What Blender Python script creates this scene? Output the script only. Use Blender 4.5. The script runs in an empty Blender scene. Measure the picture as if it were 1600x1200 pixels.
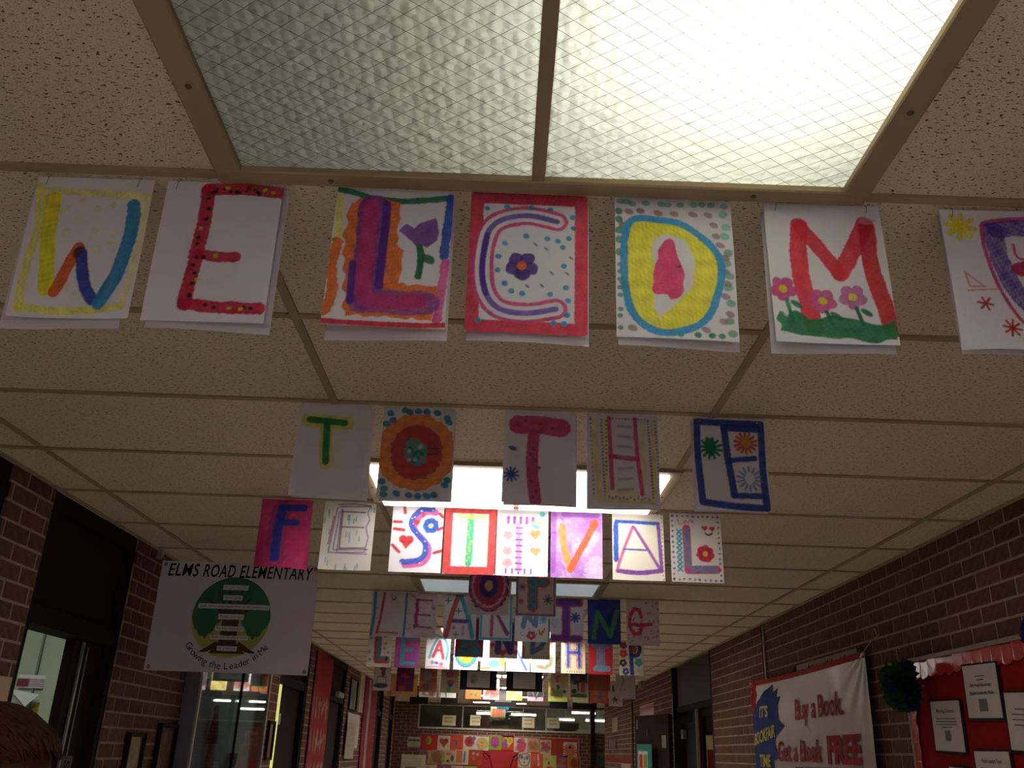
import bpy, math, random
import numpy as np
from mathutils import Vector, Matrix

SC = bpy.context.scene
COL = SC.collection

# ------------------------------------------------------------------ camera, world, exposure
CZ = 1.575                                   # eye height
FPX = 1397.9                                 # focal length in pixels of a 1600 px wide frame
PITCH, ROLL, YAW = 0.3921, 0.0341, 0.0039
_F = np.array([math.sin(YAW) * math.cos(PITCH), math.cos(YAW) * math.cos(PITCH), math.sin(PITCH)])
_R = np.array([math.cos(YAW), -math.sin(YAW), 0.0])
_U = np.cross(_R, _F)
_R2 = _R * math.cos(ROLL) + _U * math.sin(ROLL)
_U2 = _U * math.cos(ROLL) - _R * math.sin(ROLL)
cam_data = bpy.data.cameras.new('camera')
cam_data.sensor_width = 36.0
cam_data.lens = FPX / 1600 * 36
cam_data.clip_start = 0.02
cam_data.clip_end = 200
cam = bpy.data.objects.new('camera', cam_data)
COL.objects.link(cam)
cam.matrix_world = Matrix(((_R2[0], _U2[0], -_F[0], 0), (_R2[1], _U2[1], -_F[1], 0), (_R2[2], _U2[2], -_F[2], CZ), (0, 0, 0, 1)))
SC.camera = cam

world = bpy.data.worlds.new('world')
SC.world = world
world.use_nodes = True
world.node_tree.nodes['Background'].inputs[0].default_value = (0.55, 0.62, 0.7, 1)
world.node_tree.nodes['Background'].inputs[1].default_value = 0.2
SC.view_settings.view_transform = 'Standard'
SC.view_settings.look = 'None'
SC.view_settings.gamma = 1.0
SC.view_settings.use_curve_mapping = False
SC.view_settings.exposure = 0.11
SC.cycles.use_denoising = True
SC.cycles.max_bounces = 8
SC.cycles.diffuse_bounces = 4
SC.cycles.use_adaptive_sampling = True
SC.cycles.adaptive_threshold = 0.12
SC.cycles.adaptive_min_samples = 24
SC.cycles.sample_clamp_indirect = 6.0
SC.cycles.caustics_reflective = False
SC.cycles.caustics_refractive = False

LIT = 5.6          # strength of the lit ceiling panels
FILL_BACK = 24.0     # stronger unseen panels added behind the camera for fill light
DIM = 0.24          # panels that only show weak daylight
LAMP = 80.0         # bare lamp inside the wired-glass fixture
ROOM = 9.0          # classroom ceiling panels seen through the doors

# ------------------------------------------------------------------ helpers
def lin(h):
    if not isinstance(h, str):
        return tuple(h)
    out = []
    for i in (0, 2, 4):
        c = int(h[i:i + 2], 16) / 255
        out.append(c / 12.92 if c <= 0.04045 else ((c + 0.055) / 1.055) ** 2.4)
    return tuple(out)

MATS = {}
def mat(name, col, rough=0.75, spec=0.3, metal=0.0, emit=0.0):
    if name in MATS:
        return MATS[name]
    m = bpy.data.materials.new(name); m.use_nodes = True
    b = m.node_tree.nodes['Principled BSDF']
    c = lin(col)
    b.inputs['Base Color'].default_value = (*c, 1)
    b.inputs['Roughness'].default_value = rough
    b.inputs['Specular IOR Level'].default_value = spec
    b.inputs['Metallic'].default_value = metal
    if emit:
        b.inputs['Emission Color'].default_value = (*c, 1)
        b.inputs['Emission Strength'].default_value = emit
    MATS[name] = m
    return m

def tag(o, label=None, cat=None, group=None, kind=None):
    if label: o['label'] = label
    if cat: o['category'] = cat
    if group: o['group'] = group
    if kind: o['kind'] = kind
    return o

def empty(name, loc=(0, 0, 0), rz=0.0):
    o = bpy.data.objects.new(name, None)
    o.empty_display_size = 0.1
    COL.objects.link(o)
    o.location = loc; o.rotation_euler = (0, 0, rz)
    return o

def link(name, me, m=None, parent=None, loc=None):
    o = bpy.data.objects.new(name, me)
    COL.objects.link(o)
    if m is not None and not me.materials:
        me.materials.append(m)
    if parent: o.parent = parent
    if loc: o.location = loc
    return o

class MB:
    """collects simple solids into one mesh"""
    def __init__(s): s.v, s.f = [], []
    def add(s, vs, fs):
        n = len(s.v); s.v += [tuple(map(float, p)) for p in vs]; s.f += [tuple(i + n for i in f) for f in fs]; return s
    def box(s, x0, x1, y0, y1, z0, z1):
        return s.add([(x, y, z) for z in (z0, z1) for y in (y0, y1) for x in (x0, x1)],
                     [(0, 2, 3, 1), (4, 5, 7, 6), (0, 1, 5, 4), (2, 6, 7, 3), (0, 4, 6, 2), (1, 3, 7, 5)])
    def cbox(s, x0, x1, y0, y1, z0, z1, b, axis):
        """box whose face on the given side (+x, -x, -y, -z) is chamfered by b"""
        c = [(x, y, z) for z in (z0, z1) for y in (y0, y1) for x in (x0, x1)]
        k = 'xyz'.index(axis[1]); lo = axis[0] == '-'
        lim = ((x0, x1), (y0, y1), (z0, z1)); mid = [(a + q) / 2 for a, q in lim]
        top = []
        for p in c:
            p = list(p)
            near = abs(p[k] - lim[k][0 if lo else 1]) < 1e-9
            if near:
                for j in range(3):
                    if j != k: p[j] += b if p[j] < mid[j] else -b
            top.append(tuple(p))
        ring = []
        for p in c:
            q = list(p)
            near = abs(p[k] - lim[k][0 if lo else 1]) < 1e-9
            if near: q[k] += b if lo else -b
            ring.append(tuple(q))
        fs = [(0, 2, 3, 1), (4, 5, 7, 6), (0, 1, 5, 4), (2, 6, 7, 3), (0, 4, 6, 2), (1, 3, 7, 5)]
        front = [i for i, p in enumerate(c) if abs(p[k] - lim[k][0 if lo else 1]) < 1e-9]
        vs = ring + [top[i] for i in front]
        F = []
        for f in fs:
            if set(f) == set(front):
                F.append(tuple(8 + front.index(i) for i in f))
                for a, q in zip(f, f[1:] + f[:1]):
                    F.append((a, q, 8 + front.index(q), 8 + front.index(a)))
            else: F.append(f)
        return s.add(vs, F)
    def tube(s, pts, r, n=6, cap=True):
        pts = [Vector(p) for p in pts]; rs = r if isinstance(r, (list, tuple)) else [r] * len(pts)
        vs, fs = [], []
        up = None
        for i, p in enumerate(pts):
            d = (pts[min(i + 1, len(pts) - 1)] - pts[max(i - 1, 0)]).normalized()
            if up is None:
                up = Vector((0, 0, 1)) if abs(d.z) < 0.9 else Vector((1, 0, 0))
            a = d.cross(up).normalized(); b = a.cross(d).normalized(); up = b
            vs += [p + (a * math.cos(t) + b * math.sin(t)) * rs[i] for t in (2 * math.pi * j / n for j in range(n))]
        for i in range(len(pts) - 1):
            for j in range(n):
                fs.append((i * n + j, i * n + (j + 1) % n, (i + 1) * n + (j + 1) % n, (i + 1) * n + j))
        if cap:
            fs.append(tuple(range(n))[::-1]); fs.append(tuple(range((len(pts) - 1) * n, len(pts) * n)))
        return s.add(vs, fs)
    def lathe(s, c, prof, n=16, axis='z'):
        """prof: list of (radius, height) turned about an axis through c"""
        vs, fs = [], []
        for r, h in prof:
            for j in range(n):
                t = 2 * math.pi * j / n
                p = (r * math.cos(t), r * math.sin(t), h)
                if axis == 'y': p = (p[0], p[2], p[1])
                if axis == 'x': p = (p[2], p[0], p[1])
                vs.append((c[0] + p[0], c[1] + p[1], c[2] + p[2]))
        for i in range(len(prof) - 1):
            for j in range(n):
                fs.append((i * n + j, i * n + (j + 1) % n, (i + 1) * n + (j + 1) % n, (i + 1) * n + j))
        return s.add(vs, fs)
    def build(s, name, m=None, parent=None, loc=None, smooth=False):
        me = bpy.data.meshes.new(name); me.from_pydata(s.v, [], s.f); me.update()
        if smooth: me.polygons.foreach_set('use_smooth', [True] * len(me.polygons))
        return link(name, me, m, parent, loc)

_TXT = {}
def text2d(body, size=1.0, shear=0.0, bold=0.0, space=1.0):
    """lettering outline as flat polygons: (verts2d, faces, width)"""
    key = (body, shear, bold, space)
    if key not in _TXT:
        cu = bpy.data.curves.new('lettering', 'FONT')
        cu.body = body; cu.size = 1.0; cu.shear = shear; cu.offset = bold; cu.space_character = space; cu.resolution_u = 3
        o = bpy.data.objects.new('lettering', cu); COL.objects.link(o)
        dg = bpy.context.evaluated_depsgraph_get(); dg.update()
        me = bpy.data.meshes.new_from_object(o.evaluated_get(dg))
        v = [(p.co.x, p.co.y) for p in me.vertices]; f = [tuple(p.vertices) for p in me.polygons]
        bpy.data.objects.remove(o); bpy.data.curves.remove(cu); bpy.data.meshes.remove(me)
        _TXT[key] = (v, f)
    v, f = _TXT[key]
    xs = [p[0] for p in v] or [0]; x0, x1 = min(xs), max(xs)
    return [((p[0] - x0) * size, p[1] * size) for p in v], f, (x1 - x0) * size

def put_text(mb, body, fn, width=None, height=None, **kw):
    """lettering scaled to a width and cap height, mapped by fn(x, y) -> point"""
    v, f, w = text2d(body, **kw)
    ys = [p[1] for p in v]; top = max(ys)
    sx = width / w if width else (height / 0.72)
    sy = height / 0.72 if height else sx
    mb.add([fn(p[0] * sx, p[1] * sy) for p in v], f)

# ------------------------------------------------------------------ painting on sheets of paper
def smooth_path(p, closed=False, n=5):
    """Catmull-Rom through the points when the path only bends gently"""
    m = len(p)
    if m < 3: return p
    idx = range(m) if closed else range(1, m - 1)
    for i in idx:
        a, b, c = p[i - 1], p[i], p[(i + 1) % m]
        u, v = (b[0] - a[0], b[1] - a[1]), (c[0] - b[0], c[1] - b[1])
        l = math.hypot(*u) * math.hypot(*v)
        if l < 1e-9 or (u[0] * v[0] + u[1] * v[1]) / l < 0.1: return p
    out = []
    for i in range(m if closed else m - 1):
        g = (lambda k: p[k % m]) if closed else (lambda k: p[min(max(k, 0), m - 1)])
        a, b, c, d = g(i - 1), g(i), g(i + 1), g(i + 2)
        for j in range(n):
            t = j / n
            out.append(tuple(0.5 * (2 * b[k] + (c[k] - a[k]) * t + (2 * a[k] - 5 * b[k] + 4 * c[k] - d[k]) * t * t + (3 * b[k] - a[k] - 3 * c[k] + d[k]) * t ** 3) for k in (0, 1)))
    return out if closed else out + [p[-1]]

class Art:
    """colours on the vertices of a sheet, u 0..1 across, v 0..asp down"""
    def __init__(s, nx, asp=1.3333, bg='dfd9e0', seed=0):
        ny = max(2, int(round(nx * asp)))
        s.nx, s.ny, s.asp = nx, ny, asp
        u = np.linspace(0, 1, nx + 1); v = np.linspace(0, asp, ny + 1)
        s.U, s.V = np.meshgrid(u, v)
        s.C = np.ones(s.U.shape + (3,)) * np.array(lin(bg))
        s.px = 1.15 / nx
        s.rng = random.Random(seed * 7919 + 13)
    def nz(s, fr, k=4):
        r = np.zeros_like(s.U)
        for _ in range(k):
            t = s.rng.uniform(0, 6.283); q = fr * s.rng.uniform(0.6, 1.5)
            r += np.sin(q * (s.U * math.cos(t) + s.V * math.sin(t)) * 6.283 + s.rng.uniform(0, 6.283))
        return r / (k * 0.75)
    def lay(s, cov, col, a, dry):
        if dry: a = a * (1 - dry * np.clip(0.5 + 0.4 * s.nz(7, 5) + 0.4 * s.nz(23, 5), 0, 1))
        c = np.clip(cov, 0, 1) * a
        tone = (1 + 0.16 * s.nz(6, 5) + 0.13 * s.nz(26, 6))[..., None] if s.nx > 30 and dry else 1.0     # uneven paint
        s.C += (np.clip(np.array(lin(col)) * tone, 0, 0.9) - s.C) * c[..., None]
    def st(s, pts, w, col, a=0.985, wob=0.16, dry=0.05):
        d = np.full(s.U.shape, 9.0)
        pts = [tuple(p) for p in pts]
        if len(pts) == 1: pts = pts * 2
        if len(pts) > 3 and pts[0] == pts[-1]: pts = smooth_path(pts[:-1], True); pts = pts + pts[:1]
        else: pts = smooth_path(pts)
        for (x0, y0), (x1, y1) in zip(pts, pts[1:]):
            dx, dy = x1 - x0, y1 - y0; L = dx * dx + dy * dy + 1e-12
            t = np.clip(((s.U - x0) * dx + (s.V - y0) * dy) / L, 0, 1)
            d = np.minimum(d, np.hypot(s.U - x0 - t * dx, s.V - y0 - t * dy))
        hw = w / 2 * (1 + (wob * (0.7 * s.nz(5, 6) + 0.45 * s.nz(19, 5)) if wob else 0))
        s.lay((hw - d) / s.px + 0.5, col, a, dry); return s
    def bl(s, x, y, rx, ry, col, rot=0.0, a=0.97, wob=0.12, dry=0.05):
        c, q = math.cos(rot), math.sin(rot)
        X = (s.U - x) * c + (s.V - y) * q; Y = -(s.U - x) * q + (s.V - y) * c
        d = np.hypot(X / rx, Y / ry)
        s.lay((1 + wob * s.nz(8) - d) * min(rx, ry) / s.px + 0.5, col, a, dry); return s
    def pg(s, pts, col, a=0.98, wob=0.008, dry=0.05):
        pts = smooth_path([tuple(p) for p in pts], True)
        x, y = s.U + wob * s.nz(7), s.V + wob * s.nz(7)
        ins = np.zeros(s.U.shape, bool); d = np.full(s.U.shape, 9.0)
        for (x0, y0), (x1, y1) in zip(pts, pts[1:] + pts[:1]):
            k = ((y0 > y) != (y1 > y))
            with np.errstate(divide='ignore', invalid='ignore'):
                ins ^= k & (x < (x1 - x0) * (y - y0) / ((y1 - y0) or 1e-9) + x0)
            dx, dy = x1 - x0, y1 - y0; L = dx * dx + dy * dy + 1e-12
            t = np.clip(((x - x0) * dx + (y - y0) * dy) / L, 0, 1)
            d = np.minimum(d, np.hypot(x - x0 - t * dx, y - y0 - t * dy))
        s.lay(np.where(ins, d, -d) / s.px + 0.5, col, a, dry); return s
    def dots(s, pts, r, col, a=0.92, rr=0.25):
        for x, y in pts:
            s.bl(x, y, r * s.rng.uniform(1 - rr, 1 + rr), r * s.rng.uniform(1 - rr, 1 + rr), col, a=a, dry=0.1)
        return s
    def ast(s, x, y, r, col, n=4, w=0.02, rot=0.2):
        for i in range(n):
            t = rot + math.pi * i / n
            s.st([(x - r * math.cos(t), y - r * math.sin(t)), (x + r * math.cos(t), y + r * math.sin(t))], w, col)
        return s
    def flower(s, x, y, r, col, mid, n=5):
        for i in range(n):
            t = 6.283 * i / n + 0.3
            s.bl(x + r * 0.6 * math.cos(t), y + r * 0.6 * math.sin(t), r * 0.48, r * 0.48, col)
        s.bl(x, y, r * 0.32, r * 0.32, mid); return s
    def heart(s, x, y, r, col):
        s.bl(x - r * .45, y - r * .3, r * .52, r * .52, col); s.bl(x + r * .45, y - r * .3, r * .52, r * .52, col)
        s.pg([(x - r * .92, y - r * .1), (x + r * .92, y - r * .1), (x, y + r)], col); return s
    def wash(s, cols, n=30, r=(0.1, 0.3), a=0.5, box=(0, 0, 1, 1.33)):
        for _ in range(n):
            s.bl(s.rng.uniform(box[0], box[2]), s.rng.uniform(box[1], box[3]), s.rng.uniform(*r), s.rng.uniform(*r), s.rng.choice(cols), s.rng.uniform(0, 3), a, 0.3)
        return s
    def ring(s, col, w=0.08, m=0.05, **k):
        b = s.asp - m
        return s.st([(m, m), (1 - m, m), (1 - m, b), (m, b), (m, m)], w, col, **k)
    def border_dots(s, col, r=0.016, m=0.05, n=11, sides='tblr', jit=0.01):
        b = s.asp - m; J = lambda: s.rng.uniform(-jit, jit)
        for i in range(n):
            t = m + (1 - 2 * m) * i / (n - 1)
            if 't' in sides: s.dots([(t + J(), m + J())], r, col)
            if 'b' in sides: s.dots([(t + J(), b + J())], r, col)
        n2 = int(n * s.asp)
        for i in range(n2):
            t = m + (b - m) * i / (n2 - 1)
            if 'l' in sides: s.dots([(m + J(), t + J())], r, col)
            if 'r' in sides: s.dots([(1 - m + J(), t + J())], r, col)
        return s

def paper_mat():
    m = bpy.data.materials.new('painted_paper'); m.use_nodes = True
    nt = m.node_tree; b = nt.nodes['Principled BSDF']; out = nt.nodes['Material Output']
    at = nt.nodes.new('ShaderNodeAttribute'); at.attribute_name = 'paint'
    no = nt.nodes.new('ShaderNodeTexNoise'); no.inputs['Scale'].default_value = 60
    bu = nt.nodes.new('ShaderNodeBump'); bu.inputs['Strength'].default_value = 0.05
    nt.links.new(no.outputs['Fac'], bu.inputs['Height']); nt.links.new(bu.outputs['Normal'], b.inputs['Normal'])
    nt.links.new(at.outputs['Color'], b.inputs['Base Color'])
    b.inputs['Roughness'].default_value = 0.8; b.inputs['Specular IOR Level'].default_value = 0.2
    tr = nt.nodes.new('ShaderNodeBsdfTranslucent'); nt.links.new(at.outputs['Color'], tr.inputs['Color'])
    mx = nt.nodes.new('ShaderNodeMixShader'); mx.inputs[0].default_value = 0.14
    nt.links.new(b.outputs[0], mx.inputs[1]); nt.links.new(tr.outputs[0], mx.inputs[2]); nt.links.new(mx.outputs[0], out.inputs['Surface'])
    return m
PAPER = paper_mat()

def sheet(name, art, W, fn, parent=None, bend=None, loc=None):
    """painted sheet; fn(x, z, y) places across/down/out-of-plane coordinates in the world, bend(u, v) gives the curl"""
    nx, ny = art.nx, art.ny
    u = art.U.ravel(); v = art.V.ravel()
    x = u * W; z = -v * W
    y = bend(u, v) if bend else np.zeros_like(u)
    co = np.stack(fn(x, z, y), axis=1)
    i = np.arange((nx + 1) * (ny + 1)).reshape(ny + 1, nx + 1)
    q = np.stack([i[1:, :-1], i[1:, 1:], i[:-1, 1:], i[:-1, :-1]], axis=-1).reshape(-1, 4)
    me = bpy.data.meshes.new(name)
    me.vertices.add(len(co)); me.vertices.foreach_set('co', co.astype(np.float32).ravel())
    me.loops.add(q.size); me.loops.foreach_set('vertex_index', q.ravel().astype(np.int32))
    me.polygons.add(len(q)); me.polygons.foreach_set('loop_start', np.arange(0, q.size, 4, dtype=np.int32))
    me.update(calc_edges=True); me.validate()
    me.polygons.foreach_set('use_smooth', [True] * len(me.polygons))
    ca = me.color_attributes.new('paint', 'FLOAT_COLOR', 'POINT')
    c = np.concatenate([art.C.reshape(-1, 3), np.ones((len(co), 1))], axis=1)
    ca.data.foreach_set('color', c.astype(np.float32).ravel())
    return link(name, me, PAPER, parent, loc)
# ------------------------------------------------------------------ dimensions of the corridor
XL, XR = -1.99, 2.095            # brick faces of the side walls
ZC = 2.60                        # underside of the ceiling grid
YB, YC, YE = -4.6, 18.55, 21.5   # back wall, corner of the crossing, far wall
RUN = [-1.777, -0.558, 0.661, 1.881]      # main runners
def K(k): return 2.6866 + 0.6096 * k      # cross runners every 2 ft

def nodes(m): return m.node_tree.nodes, m.node_tree.links

def tile_material():
    m = mat('ceiling_tile', 'b7a590', 0.9, 0.15); N, L = nodes(m); b = N['Principled BSDF']
    tc = N.new('ShaderNodeTexCoord'); oi = N.new('ShaderNodeObjectInfo')
    ad = N.new('ShaderNodeVectorMath'); ad.operation = 'MULTIPLY_ADD'
    cx = N.new('ShaderNodeCombineXYZ'); L.new(oi.outputs['Random'], cx.inputs[0]); L.new(oi.outputs['Random'], cx.inputs[1])
    sc = N.new('ShaderNodeVectorMath'); sc.operation = 'SCALE'; sc.inputs['Scale'].default_value = 37; L.new(cx.outputs[0], sc.inputs[0])
    add = N.new('ShaderNodeVectorMath'); add.operation = 'ADD'; L.new(tc.outputs['Object'], add.inputs[0]); L.new(sc.outputs[0], add.inputs[1])
    mp = N.new('ShaderNodeMapping'); mp.inputs['Scale'].default_value = (88, 215, 1); mp.inputs['Rotation'].default_value = (0, 0, 0.25); L.new(add.outputs[0], mp.inputs[0])
    n1 = N.new('ShaderNodeTexNoise'); n1.inputs['Scale'].default_value = 1; n1.inputs['Detail'].default_value = 1; L.new(mp.outputs[0], n1.inputs['Vector'])
    n2 = N.new('ShaderNodeTexNoise'); n2.inputs['Scale'].default_value = 420; n2.inputs['Detail'].default_value = 1; L.new(add.outputs[0], n2.inputs['Vector'])
    r1 = N.new('ShaderNodeValToRGB'); r1.color_ramp.elements[0].position = 0.635; r1.color_ramp.elements[1].position = 0.68; L.new(n1.outputs['Fac'], r1.inputs[0])
    r2 = N.new('ShaderNodeValToRGB'); r2.color_ramp.elements[0].position = 0.56; r2.color_ramp.elements[1].position = 0.70; L.new(n2.outputs['Fac'], r2.inputs[0])
    s2 = N.new('ShaderNodeMath'); s2.operation = 'MULTIPLY'; s2.inputs[1].default_value = 0.45; L.new(r2.outputs[0], s2.inputs[0])
    mxv = N.new('ShaderNodeMath'); mxv.operation = 'MAXIMUM'; L.new(r1.outputs[0], mxv.inputs[0]); L.new(s2.outputs[0], mxv.inputs[1])
    mc = N.new('ShaderNodeMix'); mc.data_type = 'RGBA'; L.new(mxv.outputs[0], mc.inputs['Factor'])
    mc.inputs['A'].default_value = (*lin('dac6a9'), 1); mc.inputs['B'].default_value = (*lin('4b3a2c'), 1)
    L.new(mc.outputs['Result'], b.inputs['Base Color'])
    iv = N.new('ShaderNodeMath'); iv.operation = 'SUBTRACT'; iv.inputs[0].default_value = 1; L.new(mxv.outputs[0], iv.inputs[1])
    bu = N.new('ShaderNodeBump'); bu.inputs['Strength'].default_value = 0.5; bu.inputs['Distance'].default_value = 0.003; L.new(iv.outputs[0], bu.inputs['Height']); L.new(bu.outputs[0], b.inputs['Normal'])
    return m

def brick_material(name, island):
    m = mat(name, '6b3d2c', 0.9, 0.2); N, L = nodes(m); b = N['Principled BSDF']
    if island: src = N.new('ShaderNodeNewGeometry').outputs['Random Per Island']
    else: src = N.new('ShaderNodeObjectInfo').outputs['Random']
    r = N.new('ShaderNodeValToRGB'); L.new(src, r.inputs[0]); e = r.color_ramp.elements
    e[0].color = (*lin('573a30'), 1); e[1].color = (*lin('6d4a3d'), 1)
    k = r.color_ramp.elements.new(0.35); k.color = (*lin('634135'), 1)
    k = r.color_ramp.elements.new(0.7); k.color = (*lin('5d3b30'), 1)
    tc = N.new('ShaderNodeTexCoord'); n = N.new('ShaderNodeTexNoise'); n.inputs['Scale'].default_value = 30; n.inputs['Detail'].default_value = 6
    L.new(tc.outputs['Object'], n.inputs['Vector'])
    mp = N.new('ShaderNodeMapRange'); mp.inputs['From Min'].default_value = 0.3; mp.inputs['From Max'].default_value = 0.7; mp.inputs['To Min'].default_value = 0.75; mp.inputs['To Max'].default_value = 1.2
    L.new(n.outputs['Fac'], mp.inputs['Value'])
    mu = N.new('ShaderNodeVectorMath'); mu.operation = 'SCALE'; L.new(r.outputs[0], mu.inputs[0]); L.new(mp.outputs[0], mu.inputs['Scale'])
    L.new(mu.outputs[0], b.inputs['Base Color'])
    bu = N.new('ShaderNodeBump'); bu.inputs['Strength'].default_value = 0.35; bu.inputs['Distance'].default_value = 0.004; L.new(n.outputs['Fac'], bu.inputs['Height']); L.new(bu.outputs[0], b.inputs['Normal'])
    return m

def noisy(name, c0, c1, scale=6, rough=0.8, spec=0.3):
    m = mat(name, c0, rough, spec); N, L = nodes(m); b = N['Principled BSDF']
    tc = N.new('ShaderNodeTexCoord'); n = N.new('ShaderNodeTexNoise'); n.inputs['Scale'].default_value = scale; n.inputs['Detail'].default_value = 4
    L.new(tc.outputs['Object'], n.inputs['Vector'])
    mc = N.new('ShaderNodeMix'); mc.data_type = 'RGBA'; L.new(n.outputs['Fac'], mc.inputs['Factor'])
    mc.inputs['A'].default_value = (*lin(c0), 1); mc.inputs['B'].default_value = (*lin(c1), 1)
    L.new(mc.outputs['Result'], b.inputs['Base Color']); return m

def glass_material(name, tint=(0.85, 0.9, 0.88), refl=0.12):
    m = bpy.data.materials.new(name); m.use_nodes = True; N, L = nodes(m); N.remove(N['Principled BSDF'])
    t = N.new('ShaderNodeBsdfTransparent'); t.inputs[0].default_value = (*tint, 1)
    g = N.new('ShaderNodeBsdfGlossy'); g.inputs['Roughness'].default_value = 0.02
    f = N.new('ShaderNodeFresnel'); f.inputs['IOR'].default_value = 1.5
    a = N.new('ShaderNodeMath'); a.operation = 'MULTIPLY_ADD'; a.inputs[1].default_value = 0.55; a.inputs[2].default_value = refl; L.new(f.outputs[0], a.inputs[0])
    x = N.new('ShaderNodeMixShader'); L.new(a.outputs[0], x.inputs[0]); L.new(t.outputs[0], x.inputs[1]); L.new(g.outputs[0], x.inputs[2])
    L.new(x.outputs[0], N['Material Output'].inputs['Surface']); MATS[name] = m; return m

def wired_glass_material():
    """hammered translucent glass"""
    m = bpy.data.materials.new('hammered_glass'); m.use_nodes = True; N, L = nodes(m); b = N['Principled BSDF']
    tc = N.new('ShaderNodeTexCoord'); v = N.new('ShaderNodeTexVoronoi'); v.feature = 'SMOOTH_F1'; v.inputs['Scale'].default_value = 52; v.inputs['Smoothness'].default_value = 0.25; v.inputs['Randomness'].default_value = 0.55
    L.new(tc.outputs['Object'], v.inputs['Vector'])
    bu = N.new('ShaderNodeBump'); bu.inputs['Strength'].default_value = 0.9; bu.inputs['Distance'].default_value = 0.010; L.new(v.outputs['Distance'], bu.inputs['Height'])
    tr = N.new('ShaderNodeBsdfTranslucent'); tr.inputs[0].default_value = (*lin('e6e8e0'), 1); L.new(bu.outputs[0], tr.inputs['Normal'])
    b.inputs['Base Color'].default_value = (*lin('8f8c82'), 1); b.inputs['Roughness'].default_value = 0.25; b.inputs['Specular IOR Level'].default_value = 0.5; L.new(bu.outputs[0], b.inputs['Normal'])
    x = N.new('ShaderNodeMixShader'); x.inputs[0].default_value = 0.62; L.new(b.outputs[0], x.inputs[1]); L.new(tr.outputs[0], x.inputs[2])
    L.new(x.outputs[0], N['Material Output'].inputs['Surface']); return m

TILE = tile_material()
BRICK_ONE = brick_material('brick', False)
BRICK_ALL = brick_material('brick_field', True)
MORTAR = noisy('mortar', 'a08a7b', '8a7566', 20, 0.95, 0.1)
BAR = noisy('grid_bar_paint', 'a58f72', '957f62', 3, 0.6, 0.3)
FRAME = noisy('light_frame_paint', 'a38d6c', '90795b', 2.5, 0.55, 0.35)
DARK = noisy('dark_brown_door', '2e1a16', '231310', 3, 0.85, 0.12)
DARKER = mat('dark_bronze_frame', '191210', 0.8, 0.15)
WHITE = mat('white_enamel', 'e4e2da', 0.5, 0.4)
BLACK = mat('black_card', '17151a', 0.8, 0.2)
STEEL = mat('brushed_steel', 'a5a39d', 0.35, 0.5, 0.8)
DULL = mat('dull_aluminium', '9a9186', 0.5, 0.5, 0.3)
WIRE = mat('dark_wire', '4a4840', 0.5, 0.4)
GLASS = glass_material('clear_glass', (0.95, 0.97, 0.96), refl=0.03)
GLASS_FAR = glass_material('window_glass', (0.8, 0.84, 0.8), 0.06)
HAMMER = wired_glass_material()
PANEL_LIT = mat('lit_panel', (1.0, 0.97, 0.90), 0.6, 0.2, emit=LIT)
PANEL_FILL = mat('fill_panel_behind', (0.89, 0.945, 1.0), 0.6, 0.2, emit=FILL_BACK * 0.62)  # bluish fill from unseen panels added behind the camera
PANEL_FILL_REAR = mat('fill_panel_rear', (0.89, 0.945, 1.0), 0.6, 0.2, emit=FILL_BACK * 1.5)
PANEL_MID = mat('lit_panel_between', (1.0, 0.97, 0.90), 0.6, 0.2, emit=LIT * 2)  # also turned on in hidden panels to brighten the far corridor
PANEL_DIM = mat('daylit_panel', (0.72, 0.86, 0.92), 0.4, 0.4, emit=DIM)
LAMP_M = mat('lamp_glow', (1.0, 1.0, 0.98), 0.6, 0.2, emit=LAMP)
ROOM_M = mat('room_panel', (0.96, 1.0, 0.92), 0.6, 0.2, emit=ROOM)

# ------------------------------------------------------------------ floor, ceiling deck, back wall
f = noisy('vinyl_floor', 'e0dcd6', 'd6d2cb', 1.5, 0.35, 0.5)
tag(MB().box(-7, 7, YB - 0.1, YE + 5, -0.1, 0).build('floor', f), 'pale vinyl floor running along the corridor', 'floor', kind='structure')
ceiling = tag(MB().box(-7, 7, YB - 0.1, YE + 5, 2.96, 3.05).build('ceiling', mat('deck', '6a5d50')), 'suspended tan ceiling of long fissured tiles in a metal grid', 'ceiling', kind='structure')
tag(MB().box(XL - 0.1, XR + 0.1, YB - 0.12, YB, 0, 2.96).build('wall_back', mat('back_wall_paint', 'd5cdc4')), 'plain painted wall closing the corridor behind the viewer', 'wall', kind='structure')

LIGHT_K = [-11, -7, -3, 1, 5, 9, 13, 17, 21, 25, 29]
COLS = [(XL, RUN[0]), (RUN[0], RUN[1]), (RUN[1], RUN[2]), (RUN[2], RUN[3]), (RUN[3], XR)]
tile_me = {}
def tile_mesh(w, d):
    key = round(w, 3)
    if key not in tile_me:
        mb = MB().cbox(-w / 2 + 0.006, w / 2 - 0.006, -d / 2 + 0.006, d / 2 - 0.006, 0, 0.018, 0.004, '-z')
        me = bpy.data.meshes.new('ceiling_tile'); me.from_pydata(mb.v, [], mb.f); me.update(); me.materials.append(TILE); tile_me[key] = me
    return tile_me[key]
k0, k1 = -12, 30
for k in range(k0, k1 + 1):
    for c, (a, b) in enumerate(COLS):
        if c == 2 and k in LIGHT_K: continue
        link('ceiling_tile', tile_mesh(b - a, 0.6096), parent=ceiling, loc=((a + b) / 2, K(k) + 0.3048, ZC + 0.006))
run_me = MB().box(-0.012, 0.012, K(k0), min(K(k1 + 1), YE), ZC, ZC + 0.006)
run_me.box(-0.002, 0.002, K(k0), K(k1), ZC + 0.006, ZC + 0.04)
first = run_me.build('main_runner', BAR, ceiling)
first.location = (RUN[0], 0, 0)
for x in RUN[1:]:
    link('main_runner', first.data, parent=ceiling, loc=(x, 0, 0))
cross_me = {}
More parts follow.
